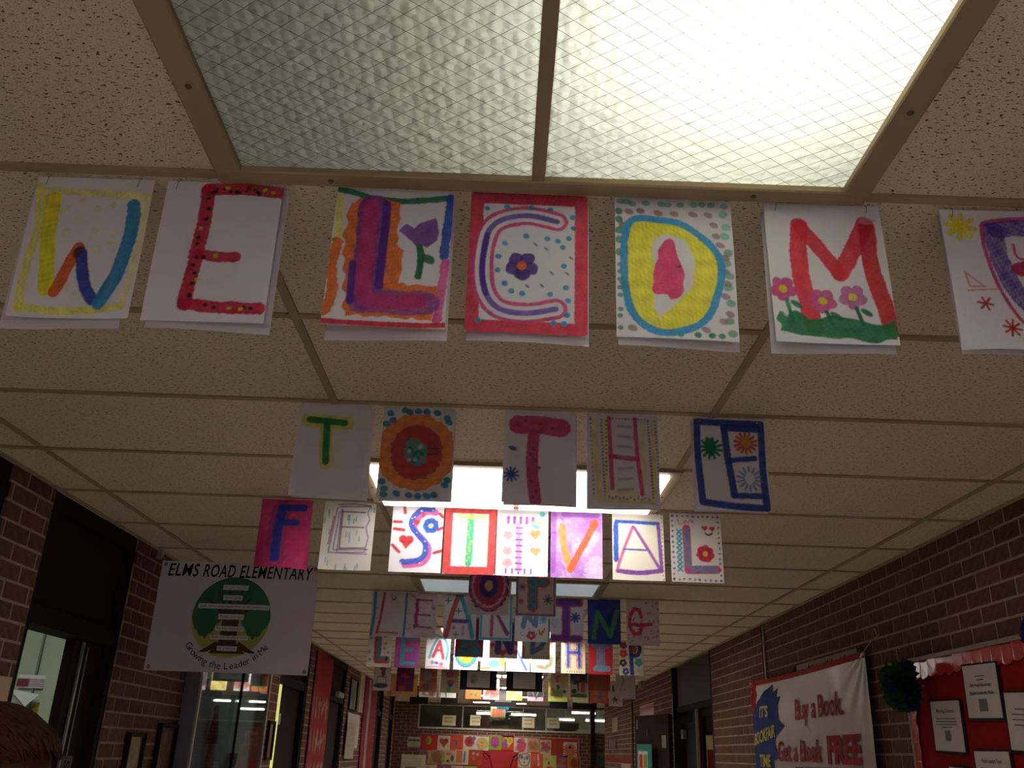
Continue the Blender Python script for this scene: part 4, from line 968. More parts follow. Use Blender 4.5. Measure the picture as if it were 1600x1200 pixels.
a = Art(40, bg='ece4d0', seed=67); a.st([(.8, .2), (.5, .15), (.3, .35), (.55, .55), (.85, .75), (.8, 1.0), (.6, 1.15), (.3, 1.1)], .17, 'd87a70').st([(.8, .2), (.5, .15), (.3, .35), (.55, .55), (.85, .75), (.8, 1.0), (.6, 1.15), (.3, 1.1)], .07, '5a9a64').st([(.12, .9), (.14, 1.2)], .04, '7a6a50')
leader(0.303, a, 'letter S outlined coral with green core on cream', 67)
a = Art(40, bg='ecd8b8', seed=68)
for w, c in ((.24, 'c8584a'), (.17, 'f0e0c8'), (.13, '2f4fae')): a.st([(.28, .1), (.3, 1.05)], w, c).st([(.74, .1), (.76, 1.05)], w, c).st([(.3, .5), (.74, .5)], w, c)
for i in range(7): a.st([(.25 + i * .1, 1.24), (.27 + i * .1, 1.28)], .025, '5a5040')
leader(0.587, a, 'blue letter H outlined red on cream paper', 68)
a = Art(40, bg='c22f3c', seed=69); a.st([(.2, .14), (.85, .14)], .25, '5f86a8', dry=.4).st([(.5, .14), (.52, 1.05)], .36, '5f86a8', dry=.4).st([(.3, 1.1), (.8, 1.1)], .22, '5fa0b8', dry=.4)
leader(0.847, a, 'blue-grey letter I on a bright red sheet', 69)
a = Art(40, bg='d8d0c4', seed=70); a.st([(.48, .1), (.5, .7), (.52, 1.25)], .17, '2c4090').st([(.48, .1), (.8, .1), (.86, .3), (.75, .52), (.5, .55)], .16, '2c4090').bl(.62, .3, .12, .15, 'b0343c').flower(.18, .15, .15, '8a3048', 'b0503c').flower(.18, .48, .16, 'cc3f34', 'd8903c').flower(.16, .84, .15, '2c2a26', 'c8b8a0').flower(.26, 1.18, .14, '2f4a8c', 'c8c0b4').flower(.8, .8, .16, '3f9aa0', '5aa88a').ast(.78, 1.12, .08, 'cfc08a', 4, .03)
leader(1.138, a, 'blue letter P with a column of small flowers', 70)

# ------------------------------------------------------------------ drawings hung farther along
G8, G9, G10 = 'childrens drawings, nearer row', 'childrens drawings, farther row', 'black-mounted pictures'
def drawing(x, k, bg, cols, label, seed, group, W=0.2286, asp=1.3333, extra=None, top=ZC - 0.002, n=14):
    a = Art(26, asp, bg, seed)
    if cols: a.wash(cols, n, (.08, .22), .75, (.12, .1, .88, asp - .12))
    if extra: extra(a)
    hung('hanging_drawing', x, K(k) + 0.015, a, label, W, group, seed, top, .004, cat='drawing')
drawing(-1.65, 16, 'bdb2a8', [], 'drawing of a small chair on a dark blue mound', 81, G8, extra=lambda a: a.bl(.45, 1.05, .42, .14, '2a3a5c').st([(.25, .55), (.7, .6)], .06, 'a04a3a').st([(.25, .55), (.2, .95)], .03, '303a50').st([(.75, .55), (.72, .95)], .03, '303a50').bl(.55, .35, .12, .2, '6a4a70').bl(.5, .12, .2, .1, '7a5a48'))
drawing(-1.345, 16, '5a2a48', ['8a2c34', '3a3a6a', '6a2a50', 'a03a30'], 'dark purple and red painting', 82, G8)
drawing(-1.04, 16, '8a5f48', ['9a4a34', '7a3a30'], 'brown painting of a pale grey standing figure', 83, G8, extra=lambda a: a.bl(.45, .4, .22, .3, '6a6f74').bl(.5, .95, .14, .3, '5a5a5c').st([(.45, .9), (.5, 1.25)], .08, '4a4a50'))
drawing(-0.755, 16, '8f8068', ['8a7a60'], 'tan drawing of a flower in purple, blue and green', 84, G8, extra=lambda a: a.bl(.5, .3, .25, .2, '8a3a68').bl(.55, .75, .22, .16, '8a4038').bl(.55, .88, .14, .14, '2f4080').bl(.45, 1.15, .14, .15, '4a7a40'))
drawing(0.70, 16, 'a8987c', ['a08e70'], 'drawing of a green hill with balloons and a dark bush', 85, G8, extra=lambda a: a.bl(.4, 1.15, .3, .25, '5f8040').bl(.42, .35, .2, .22, 'a04a68').bl(.62, .45, .18, .2, 'a0903c').bl(.78, 1.05, .1, .1, '33382c').bl(.42, .8, .1, .12, '3a3834').bl(.1, .95, .1, .12, 'a85a40'))
drawing(0.955, 16, '8a8a80', [], 'drawing of a red tower under a navy sky', 86, G8, extra=lambda a: a.pg([(0, 0), (1, 0), (1, .55), (.6, .5), (.3, .65), (0, .6)], '2c2f5c').pg([(.6, .55), (.9, .4), (.85, 1.05), (.6, 1.05)], '9a3430').bl(.22, 1.0, .16, .13, '2a2e30').bl(.5, 1.25, .5, .12, '34502c').bl(.45, .3, .1, .14, '8a4a34').bl(.1, .5, .1, .12, '5a6a3a').st([(.45, .5), (.46, .95)], .1, '3a2c30'))
drawing(1.19, 16, '8a3a30', ['6a5040', '9a3c30', '7a4a34', '8a2c2c'], 'wide red and brown crayon drawing', 87, G8, W=.295, asp=.72)
drawing(1.555, 16, 'a89a94', [], 'pale sheet with a few faint purple marks', 88, G8, W=.265, asp=1.15, extra=lambda a: a.st([(.35, .1), (.4, .3), (.33, .5)], .05, '6a4a58').st([(.3, .55), (.22, .75)], .03, '70606a').bl(.45, .7, .05, .05, '8a7a6a'))
drawing(-1.64, 18, 'b58a70', ['b8603a', 'c07a50', 'a85a40'], 'smeared orange drawing at the left of the farther row', 91, G9)
drawing(-1.395, 18, 'b08a50', ['b8743a', 'c0a040', 'a85030'], 'orange and yellow smeared drawing', 92, G9)
drawing(-1.135, 18, 'd2c8be', ['7a3a34', '8a4a3c'], 'white drawing with dark red shape above grey writing', 93, G9, W=.25, asp=1.2, extra=lambda a: a.st([(.2, 1.08), (.85, 1.1)], .06, '6a6068'))
drawing(-0.85, 18, 'e0dad0', [], 'mostly white sheet with two dark bars', 94, G9, W=.25, asp=1.2, extra=lambda a: a.st([(.1, .1), (.05, 1.15)], .05, '3a2c2c').st([(.4, .9), (.42, 1.15)], .06, '3a3434'))
drawing(-0.465, 18, 'd8784a', ['5a8040', '4a6a38', 'd06a40'], 'green and orange drawing under the first black mount', 95, G9)
drawing(-0.21, 18, 'ddd4cc', ['9a3a34', 'a04a40'], 'drawing with a dark red block left of the bright gap', 96, G9)
drawing(0.125, 18, 'e6d890', ['b8a040', 'd8a03a'], 'yellow drawing right of the bright gap', 97, G9)
drawing(0.43, 18, 'd8a8b8', ['40484c', '34383c', 'a04a8a'], 'dark drawing with a pink and purple lower strip', 98, G9, extra=lambda a: a.pg([(0, 0), (1, 0), (1, 1.1), (0, 1.1)], '3a3e44').st([(.3, .7), (.4, 1.0)], .05, 'a06a60').st([(.7, .7), (.6, 1.0)], .05, '8a9a9c'))
drawing(0.73, 18, 'a8bc68', ['b84a44', 'c87a60'], 'drawing with a light green strip along the bottom', 99, G9, W=.28, asp=1.08, extra=lambda a: a.pg([(0, .92), (1, .92), (1, 1.08), (0, 1.08)], 'b4cc60'))
drawing(1.085, 18, 'b9c090', ['6a9a48', '8a9a80'], 'drawing with green grass in the farther row', 100, G9)
drawing(1.335, 18, 'b4533e', ['c8684a', '4a5a8a', 'b03a3c', '7a7a70'], 'orange-red and blue crayon drawing', 101, G9, W=.26, asp=1.17)
drawing(1.605, 18, 'b3a49a', [], 'pale sheet with a small dark red monster', 102, G9, W=.2, asp=1.7, extra=lambda a: a.bl(.5, 1.2, .16, .17, '5a2c34').st([(.4, 1.3), (.36, 1.5)], .07, '5a2c34').st([(.6, 1.3), (.64, 1.5)], .07, '5a2c34').st([(.34, 1.15), (.2, 1.35)], .05, '5a2c34').st([(.66, 1.15), (.84, 1.35)], .05, '5a2c34').bl(.35, .5, .1, .25, '4a4048'))

def mount(x, k, W, H, label, art_bg, lines, seed, group=G10, drawing_left=False):
    t = tag(empty('mounted_picture', (x, K(k) + 0.015, ZC - 0.002)), label, 'picture', group)
    MB().box(0, W, 0.001, 0.004, -H, 0).build('black_mount', BLACK, t)
    a = Art(30, 0.68, art_bg, seed)
    if lines:
        for i in range(6): a.st([(.55 if drawing_left else .15, .1 + i * .09), (.92 if drawing_left else .85, .1 + i * .09)], .02, '6a6668', a=.7)
        if drawing_left: a.bl(.3, .35, .17, .22, '7a7474', a=.6).bl(.25, .42, .08, .08, '4a4648', a=.7)
    else: a.wash(['4a4a50', '5a5048', '3a4a58'], 10)
    w = W * .62
    sheet('inner_sheet', a, w, lambda X, Z, Y: (X + (W - w) / 2, -0.001 - Y, Z - 0.02), t)
mount(-0.505, 16, .485, .255, 'black-mounted sheet with grey drawing beside printed lines', 'a8a2a2', True, 111, drawing_left=True)
mount(0.108, 16, .475, .255, 'black-mounted sheet with only printed lines', 'a8a2a2', True, 112)
for x, w, lab, s in ((-1.49, .31, 'small black-mounted picture at far left of the last row', 113), (-0.96, .28, 'small black-mounted picture left of the exit sign', 114), (-0.13, .45, 'wide black-mounted picture right above the exit sign', 115), (0.89, .30, 'small black-mounted picture right of the exit sign', 116), (1.28, .41, 'black-mounted picture at far right of the last row', 117)):
    mount(x, 22, w, .285, lab, '6a6460', False, s)
# ------------------------------------------------------------------ white school banner hanging across the left side
VINYL = noisy('white_vinyl', 'cfc6ce', 'c4bac4', 3, 0.45, 0.4)
INK = mat('black_ink', '15131a', 0.7)
bt = tag(empty('school_banner', (-1.96, 5.2, 1.94)), 'white school banner with a round green tree emblem and black lettering', 'banner')
def banner_grid(name, parent, W, H, nx, ny, fn, m):
    v = [fn(W * i / nx, H * j / ny) for j in range(ny + 1) for i in range(nx + 1)]
    f = [(j * (nx + 1) + i, j * (nx + 1) + i + 1, (j + 1) * (nx + 1) + i + 1, (j + 1) * (nx + 1) + i) for j in range(ny) for i in range(nx)]
    mb = MB(); mb.add(v, f); return mb.build(name, m, parent, smooth=True)
wv = lambda x, z: 0.006 * math.sin(7 * x + 1) * (1 - z / .7) + 0.0008 * math.sin(15 * x + 5 * z)
B0 = lambda x, z, o=0.0: (x, wv(x, z) - o, z)
banner_grid('banner_sheet', bt, .905, .605, 40, 20, B0, VINYL)
s = MB(); bx = lambda u: u + 1.96
LT = [('E', 0.078), ('LMS', 0.066), ('R', 0.078), ('OAD', 0.07), ('E', 0.078), ('LEMENTARY', 0.066)]
for body, x0, x1, hh in (('ELMS', .042, .219, .072), ('ROAD', .244, .428, .072), ('ELEMENTARY', .454, .872, .072)):
    put_text(s, body, lambda x, y, q=x0: B0(q + x, .522 + y, .0012), width=x1 - x0, height=hh, bold=0.014, shear=0.16, space=1.08)
s.build('title_lettering', INK, bt)
ccx, ccz, cr = .44, .301, .222
def disc(cx, cz, rx, rz, off, n=48, a0=0, a1=2 * math.pi):
    mb = MB(); rings = 8
    v = [B0(cx, cz, off)]; f = []
    for k in range(1, rings + 1):
        for i in range(n):
            t = a0 + (a1 - a0) * i / n; v.append(B0(cx + rx * k / rings * math.cos(t), cz + rz * k / rings * math.sin(t), off))
    for i in range(n): f.append((0, 1 + i, 1 + (i + 1) % n))
    for k in range(rings - 1):
        for i in range(n): f.append((1 + k * n + i, 1 + (k + 1) * n + i, 1 + (k + 1) * n + (i + 1) % n, 1 + k * n + (i + 1) % n))
    return mb.add(v, f)
disc(ccx, ccz, cr, cr, .0008).build('emblem_field', mat('emblem_yellow', 'a8a04c', 0.6), bt)
nc = 44; cv = []
for i in range(nc + 1):                               # columns from the leaf edge up to the rim
    t = i / nc; x = ccx - cr * .999 + t * 2 * cr * .999; hi = ccz + math.sqrt(max(0, cr * cr - (x - ccx) ** 2))
    q = 2 * abs(t - .5); lo = ccz - .015 - .10 * math.sin(math.pi * min(1, max(0, (1 - q) * 1.35 + .0))) * (1 if q > .27 else .25) + .008 * math.sin(i * 1.9)
    lo = max(lo, ccz - math.sqrt(max(0, cr * cr - (x - ccx) ** 2)))
    cv += [B0(x, lo + (hi - lo) * k / 6, .0018) for k in range(7)]
mb = MB(); mb.add(cv, [(i * 7 + k, (i + 1) * 7 + k, (i + 1) * 7 + k + 1, i * 7 + k + 1) for i in range(nc) for k in range(6)])
mb.build('emblem_leaves', noisy('leaf_green', '2f6f45', '28603b', 14, 0.6), bt)
tr = MB()
def ribbon(mb, pts, off):
    L, Rr = [], []; fine = []
    for p, q in zip(pts, pts[1:]): fine += [tuple(p[k] + (q[k] - p[k]) * m_ / 4 for k in range(3)) for m_ in range(4)]
    pts = fine + [pts[-1]]
    for i, (x, z, w) in enumerate(pts):
        a_ = pts[max(i - 1, 0)]; b_ = pts[min(i + 1, len(pts) - 1)]; dx, dz = b_[0] - a_[0], b_[1] - a_[1]; l = math.hypot(dx, dz) or 1
        L.append(B0(x - dz / l * w, z + dx / l * w, off)); Rr.append(B0(x + dz / l * w, z - dx / l * w, off))
    n = len(pts); mb.add(L + Rr, [(i, i + 1, n + i + 1, n + i) for i in range(n - 1)])
ribbon(tr, [(ccx, ccz + .02, .05), (ccx, ccz - .06, .045), (ccx, ccz - .14, .05), (ccx, ccz - .19, .07), (ccx, ccz - .2, .1)], .003)
for dx, dz in ((-.15, .1), (-.09, .14), (-.03, .17), (.05, .16), (.1, .11), (.15, .07)):
    ribbon(tr, [(ccx + dx * .2, ccz + .0, .014), (ccx + dx * .6, ccz + dz * .55, .007), (ccx + dx, ccz + dz, .002)], .003)
for dx in (-.15, -.09, -.03, .04, .1, .16): ribbon(tr, [(ccx + dx * .35, ccz - .15, .018), (ccx + dx * .8, ccz - .185, .01), (ccx + dx, ccz - .2 + .3 * dx * dx, .003)], .003)
tr.build('emblem_trunk', mat('trunk_brown', '4e3527', 0.7), bt)
for i, (x0, x1, z0, z1, w) in enumerate(((.372, .515, .45, .478, 'Sharpen the saw'), (.381, .491, .392, .42, 'Synergize'), (.247, .65, .343, .371, 'Seek 1st to understand then to be understood'), (.368, .513, .286, .316, 'Think win-win'),
                                         (.36, .522, .223, .249, 'Put first things first'), (.34, .551, .175, .198, 'Begin with the end in mind'), (.388, .499, .115, .141, 'Be proactive'))):
    c = MB(); nseg = 12
    c.add([B0(x0 + (x1 - x0) * q / nseg, z, .0045) for z in (z0, z1) for q in range(nseg + 1)], [(q, q + 1, nseg + 2 + q, nseg + 1 + q) for q in range(nseg)])
    p = c.build('caption_strip', mat('caption_white', 'cfc8cf'), bt)
    s = MB(); put_text(s, w, lambda x, y: B0(x0 + .008 + x, z0 + .009 + y, .0056), width=x1 - x0 - .016, height=.0125); s.build('caption_lettering', INK, p)
s = MB(); words_ = 'Growing the Leader in Me'; ar = .262; a0, a1 = math.radians(214), math.radians(326)
pos = [0.0]
for ch in words_:
    pos.append(pos[-1] + (0.45 if ch in 'ilI ' else 0.62 if ch in 'trn' else 0.8 if ch not in 'mwGLM' else 1.05))
for i, ch in enumerate(words_):
    if ch == ' ': continue
    th = a0 + (a1 - a0) * (pos[i] + pos[i + 1]) / 2 / pos[-1]; rad = ar + .022
    cx_, cz_ = ccx + rad * math.cos(th), ccz + rad * math.sin(th); tx, tz = -math.sin(th), math.cos(th); nx_, nz_ = -math.cos(th), -math.sin(th)
    vv, ff, w_ = text2d(ch); sc_ = .052
    s.add([B0(cx_ + (p[0] - w_ / 2) * sc_ * tx + p[1] * sc_ * nx_, cz_ + (p[0] - w_ / 2) * sc_ * tz + p[1] * sc_ * nz_, .0012) for p in vv], ff)
s.build('motto_lettering', INK, bt)['kind'] = 'stuff'
for x, z in ((.022, .585), (.885, .585), (.022, .02), (.885, .02)):
    MB().lathe((x, wv(x, z) - .002, z), [(.004, 0), (.009, -.002), (.01, 0), (.009, .002)], 12, 'y').build('eyelet', WIRE, bt)
for x in (.012, .88):
    MB().tube([(x, 0, .597), (x + (-.02 if x < .1 else .0), -.01, .66)], .002, 5).build('string', mat('string', 'b8ac98'), bt)
MB().box(-0.03, -0.005, -.03, .0, .61, .66).build('bracket', DULL, bt)

# ------------------------------------------------------------------ glass display case on the left wall
dc = tag(empty('display_case', (XL, 6.0, 0)), 'glass display case with lavender sides on the left wall', 'cabinet')
LAV = noisy('lavender_paint', '6f6673', '645b68', 3, 0.5)
CREAM = mat('cream_metal', 'a89c88', 0.4, 0.5, 0.2)
Wd, D = 1.88, .10
MB().cbox(0.004, D, 0, .02, .55, 2.30, .003, '+x').build('side_panel', LAV, dc)
MB().box(0.004, D, Wd - .02, Wd, .55, 2.30).build('side_panel', LAV, dc)
MB().box(0.004, D, .02, Wd - .02, .55, .58).build('bottom_panel', LAV, dc)
MB().box(0.004, D, .02, Wd - .02, 2.27, 2.30).build('top_panel', LAV, dc)
MB().box(0.004, .012, .02, Wd - .02, .58, 2.27).build('back_panel', noisy('case_back', 'a3bcc0', '8fa6aa', 2), dc)
MB().box(.012, D - .02, .02, Wd - .02, 1.30, 1.315).build('shelf', GLASS, dc)
for y in (.02, Wd - .045): MB().box(D - .012, D + .006, y, y + .025, .58, 2.27).build('frame_bar', CREAM, dc)
MB().box(D - .012, D + .004, 1.005, 1.02, .58, 2.27).build('frame_bar', DARKER, dc)
for z in (.58, 2.245): MB().box(D - .012, D + .006, .045, Wd - .045, z, z + .025).build('frame_bar', CREAM, dc)
for y0_, y1_ in ((.045, 1.005), (1.02, Wd - .045)): MB().box(D - .008, D - .003, y0_, y1_, .605, 2.245).build('glass_pane', GLASS, dc)
def in_case(name, label, cat, y, z): return tag(empty(name, (XL + .05, 6.0 + y, z)), label, cat)
g = in_case('costume_figure', 'tan gowned figure with reddish hair inside the glass case', 'figure', .62, 1.316)
MB().lathe((0, 0, 0), [(.034, 0), (.033, .1), (.026, .24), (.02, .33)], 14).build('gown', mat('gown_tan', '8a7a62'), g, smooth=True)
MB().lathe((0, 0, 0), [(.036, .26), (.034, .33), (.02, .42), (.016, .45)], 14).build('cape', mat('cape_brown', '6a3f34'), g, smooth=True)
MB().lathe((0, 0, 0), [(.0, .44), (.016, .455), (.021, .475), (.017, .5), (.0, .51)], 12).build('head', mat('figure_skin', 'a88468'), g, smooth=True)
for y, lab, hgt in ((.28, 'white card standing at left inside the glass case', .17), (.80, 'white card beside the gowned figure in the glass case', .15), (1.35, 'white card at the right inside the glass case', .16)):
    tag(MB().box(XL + .03, XL + .034, 6.0 + y - .09, 6.0 + y + .09, 1.316, 1.316 + hgt).build('display_card', mat('card_white', 'b9bcb8')), lab, 'card')
g = in_case('trophy', 'dark two-handled trophy inside the glass case', 'trophy', 1.22, 1.316)
MB().lathe((0, 0, 0), [(.03, 0), (.03, .02), (.01, .03), (.008, .09), (.025, .13), (.032, .2), (.03, .2)], 14).build('cup', mat('trophy_bronze', '3f4a48', .3, .5, .7), g, smooth=True)
for s_ in (-1, 1): MB().tube([(0, s_ * .03, .19), (0, s_ * .05, .18), (0, s_ * .045, .14), (0, s_ * .022, .13)], .003, 5).build('handle', MATS['trophy_bronze'], g)

# framed pictures between the doorway and the case
def wall_frame(y0, y1, z0, z1, bg, cols, label, seed, left=True, fr=DARKER):
    w = y1 - y0
    t = tag(empty('framed_picture', (XL, y0, z0)), label, 'picture')
    h = z1 - z0; b = .022
    for q in ((0, b, 0, h), (w - b, w, 0, h), (b, w - b, 0, b), (b, w - b, h - b, h)): MB().cbox(.003, .028, q[0], q[1], q[2], q[3], .004, '+x').build('frame_bar', fr, t)
    a = Art(24, (h - 2 * b) / (w - 2 * b), bg, seed)
    if cols: a.wash(cols, 14, (.08, .2), .6, (0.1, .1, .9, a.asp - .1))
    sheet('print', a, w - 2 * b, lambda X, Z, Y: (.008 + 0 * X, b + X, h - b + Z), t)
    return t
wall_frame(5.20, 5.45, 1.20, 1.62, 'b29d78', ['9a8664', 'a8926c'], 'tan certificate in a dark frame left of the glass case', 121)
wall_frame(5.66, 5.96, 1.40, 1.68, '6a4438', ['7a4a3c', '543a34', '8a6a5c'], 'dark reddish framed photograph next to the glass case', 122)
wall_frame(8.02, 8.2, 1.58, 1.75, '6a3a30', ['8a4a3c'], 'small reddish framed picture right of the glass case', 123)
wall_frame(8.34, 8.56, 1.46, 1.78, '8a6a54', ['9a4a40', '7a5a48'], 'narrow framed picture beside the yellow-green gap', 124)
wall_frame(12.66, 13.3, 2.05, 2.47, '8a8478', ['6a665c'], 'tall dark-framed glass notice on the far left wall', 125)
o = tag(MB().box(XL, XL + .003, 3.66, 3.875, 1.60, 1.80).build('wall_paper', mat('peach_paper', 'b89a84')), 'plain peach paper at the left picture edge beside the open doorway', 'paper')

# red posters along the left wall
def wall_poster(y0, y1, z0, z1, art, label, X=XL + .012, cat='poster', name='wall_poster'):
    o = sheet(name, art, y1 - y0, lambda x, z, y: (X + 0 * x + y, y0 + x, z1 + z), None, lambda u, v: .005 * np.sin(7 * u + 2) + .003 * np.sin(9 * v))
    return tag(o, label, cat)
a = Art(40, 2.3, '8c2024', 131)
for r in range(6):
    for c in range(5):
        a.st([(.12 + c * .18 + a.rng.uniform(-.03, .03), .45 + r * .32), (.12 + c * .18 + a.rng.uniform(-.03, .03), .62 + r * .32)], .05, a.rng.choice(['a09488', '7f8078', '8f5a50']), a=.7)
        if a.rng.random() < .6: a.st([(.08 + c * .18, .5 + r * .32 + a.rng.uniform(-.06, .08)), (.2 + c * .18, .5 + r * .32 + a.rng.uniform(-.06, .08))], .04, a.rng.choice(['a09488', '8a8478']), a=.7)
wall_poster(10.15, 11.2, .15, 2.54, a, 'long red poster with grey painted words on the left wall')
a = Art(40, 1.0, '8f2128', 132); a.st([(.42, .02), (.46, .4), (.42, .95)], .16, 'a89a90', wob=.4, a=.8)
wall_poster(14.1, 15.5, 1.25, 2.58, a, 'red banner with a grey vertical stripe on the far left wall')
for y0, y1, z0, z1, c, lab in ((12.62, 13.75, 1.58, 2.02, 'b9ae9c', 'large cream notice sheet on the far left wall'), (12.55, 13.35, 1.45, 1.9, 'a09484', 'grey printed sheet overlapping the large cream notice')):
    a = Art(24, (z1 - z0) / (y1 - y0), c, int(y0 * 10))
    for i in range(5): a.st([(.15, .08 + i * .07), (.8, .08 + i * .07)], .012, '8a8074')
    wall_poster(y0, y1, z0, z1, a, lab, XL + (.02 if c[0] == 'b' else .035), 'paper', 'notice_sheet')
tag(MB().cbox(XL, XL + .02, 13.55, 14.0, 2.06, 2.595, .004, '+x').build('beige_panel', mat('beige_panel', 'a8967e')), 'beige wall panel between glass notice and red banner', 'panel')
tag(MB().cbox(XL, XL + .05, 11.62, 12.0, 2.16, 2.22, .006, '+x').build('door_plate', mat('plate_grey_light', '8d867c')), 'grey plate jutting over the door past the red poster', 'sign')

# ------------------------------------------------------------------ right wall: book sale banner
bk = tag(empty('book_banner', (XR - .03, 7.62, 1.0)), 'white book sale banner with red lettering tied to the right wall', 'banner')
Lb, Hb = 2.42, 1.175                                  # runs towards the viewer: u grows to the right of the picture
def BW(u, z, o=0.0):
    sag = .012 * math.sin(math.pi * u / Lb) * (z / Hb) ** 6
    fold = .004 * math.sin(9 * (u / Lb) + 4 * z) * (z / Hb) + .0012 * math.sin(21 * u + 9 * z)
    for cu, cz in ((0.0, Hb), (Lb, Hb)):               # creases radiating from the tied corners
        d = math.hypot(u - cu, z - cz) + 1e-6; an = math.atan2(cz - z, abs(u - cu))
        fold += .006 * math.exp(-(d / .35) ** 2) * math.sin(an * 14)
    return (-.012 + fold - o, -u, z - sag)
SATIN = noisy('banner_white', 'b7aaa6', 'aea09c', 2, 0.32, 0.5)
banner_grid('banner_sheet', bk, Lb, Hb, 170, 80, BW, SATIN)
def flat(name, poly, off, m, parent=bk):
    """polygon printed on the banner, cut into a fan about its centre"""
    cx = sum(p[0] for p in poly) / len(poly); cz = sum(p[1] for p in poly) / len(poly); mb = MB()
    poly = [tuple(p[k] + (q[k] - p[k]) * m_ / 4 for k in range(2)) for p, q in zip(poly, poly[1:] + poly[:1]) for m_ in range(4)]
    n = len(poly); ring = 14; v = [BW(cx, cz, off)]; f = []
    for k in range(1, ring + 1): v += [BW(cx + (p[0] - cx) * k / ring, cz + (p[1] - cz) * k / ring, off) for p in poly]
    f = [(0, 1 + (i + 1) % n, 1 + i) for i in range(n)]
    for k in range(ring - 1):
        for i in range(n): f.append((1 + k * n + i, 1 + k * n + (i + 1) % n, 1 + (k + 1) * n + (i + 1) % n, 1 + (k + 1) * n + i))
    return mb.add(v, f).build(name, m, parent)
U = lambda y: 7.62 - y
RB = mat('banner_red', '9a2420', 0.75, .12); BB = mat('banner_blue', '23356f', 0.75, .12); YB_ = mat('banner_yellow', 'b3a02c', 0.5)
mb = MB(); n = 160
mb.add([BW(Lb * i / n, z, .003) for z in (Hb - .035, Hb) for i in range(n + 1)], [(i, i + 1, n + 2 + i, n + 1 + i) for i in range(n)]); mb.build('red_hem', RB, bk)
flat('red_corner', [(0.0, .90), (.13, .91), (.16, 1.05), (.17, 1.14), (0.0, 1.15)], .002, RB)
flat('blue_burst', [(U(y), z - 1.0) for y, z in ((7.615, 1.92), (7.44, 2.02), (7.22, 2.09), (7.01, 2.125), (7.08, 2.05), (6.885, 2.094), (6.95, 2.03), (6.84, 2.03), (6.92, 1.976), (6.92, 1.866), (6.78, 1.825), (7.0, 1.76), (7.06, 1.695), (6.98, 1.608), (7.15, 1.585), (7.1, 1.5), (7.2, 1.4), (7.61, 1.38))], .003, BB)
def say(name, body, u0, z0, w, h, m, sh=0.0, bold=.02, slope=0.0, sp=1.0, off=.007):
    s = MB(); put_text(s, body, lambda x, y: BW(u0 + x, z0 + y + slope * x, off), width=w, height=h, shear=sh, bold=bold, space=sp); s.build(name, m, bk)
say('red_lettering', 'Buy a Book.', U(6.53), .858, .94, .135, RB, .15)
say('red_lettering', 'Get a Book', U(6.98), .592, .93, .135, RB, .15)
say('red_lettering', 'FREE', U(5.95), .59, .58, .15, RB, .1, .05)
say('yellow_lettering', "IT'S", U(7.40), .90, .24, .08, YB_, .2, .03)
say('yellow_lettering', 'BOOKFAIR', U(7.60), .70, .58, .085, YB_, .2, .03, .1)
say('yellow_lettering', 'TIME', U(7.48), .55, .30, .085, YB_, .2, .03)
flat('blue_footer', [(.9, .0), (Lb, .0), (Lb, .565), (1.0, .555)], .002, BB)
CORD = mat('white_cord', 'a09080', 0.8)
MB().tube([BW(Lb - .01, Hb - .012, .006), (.0, -Lb - .06, Hb + .035), (.026, -Lb - .12, Hb + .07)], .003, 5).build('cord', CORD, bk)
MB().tube([(.026, -Lb - .12, Hb + .07), (.01, -Lb - .13, Hb + .11)], .003, 5).build('cord', CORD, bk)
MB().tube([BW(.01, Hb - .01, .006), (.024, .10, Hb + .06)], .0025, 5).build('cord', CORD, bk)
for u in (.012, Lb - .012): MB().lathe((BW(u, Hb - .015, .004)), [(.006, -.002), (.012, -.003), (.013, 0)], 12, 'x').build('eyelet', DULL, bk)
# paper sign peeking out behind the banner
t = tag(empty('paper_sign', (XR - .004, 6.56, 1.95)), 'cream handwritten paper strip showing behind the top of book banner', 'paper')
MB().box(-.002, 0, -1.2, 0, 0, .262).build('paper_strip', mat('strip_cream', '9a8b7c'), t)
s = MB(); rng = random.Random(4)
for i in range(15):
    u = .06 + i * .074; s.tube([(-.003, -u, .19), (-.003, -u - .02, .19 + rng.uniform(.02, .055)), (-.003, -u - .045, .195), (-.003, -u - .06, .2 + rng.uniform(0, .04))], .004, 4)
s.build('handwriting', mat('strip_ink', '4a2e26'), t)
for y in (0, -1.2): MB().box(-.004, -.002, y - .03, y + .03, .2, .262).build('tape', BLACK, t)

# conduit on the right wall
t = tag(empty('wall_conduit', (XR, 7.3, 0)), 'thin pale conduit running up the right brick wall to the ceiling', 'pipe')
MB().tube([(-.012, -.03, 0), (-.012, -.03, ZC)], .009, 8).build('pipe', DULL, t)
MB().box(-.008, -.002, -.01, .05, 0, ZC).build('backing_strip', DARKER, t)
tag(MB().box(XR - .012, XR - .002, 14.66, 14.74, 0, 2.55).build('wall_joint', DARKER), 'dark vertical joint strip on the far right brick wall', 'strip')

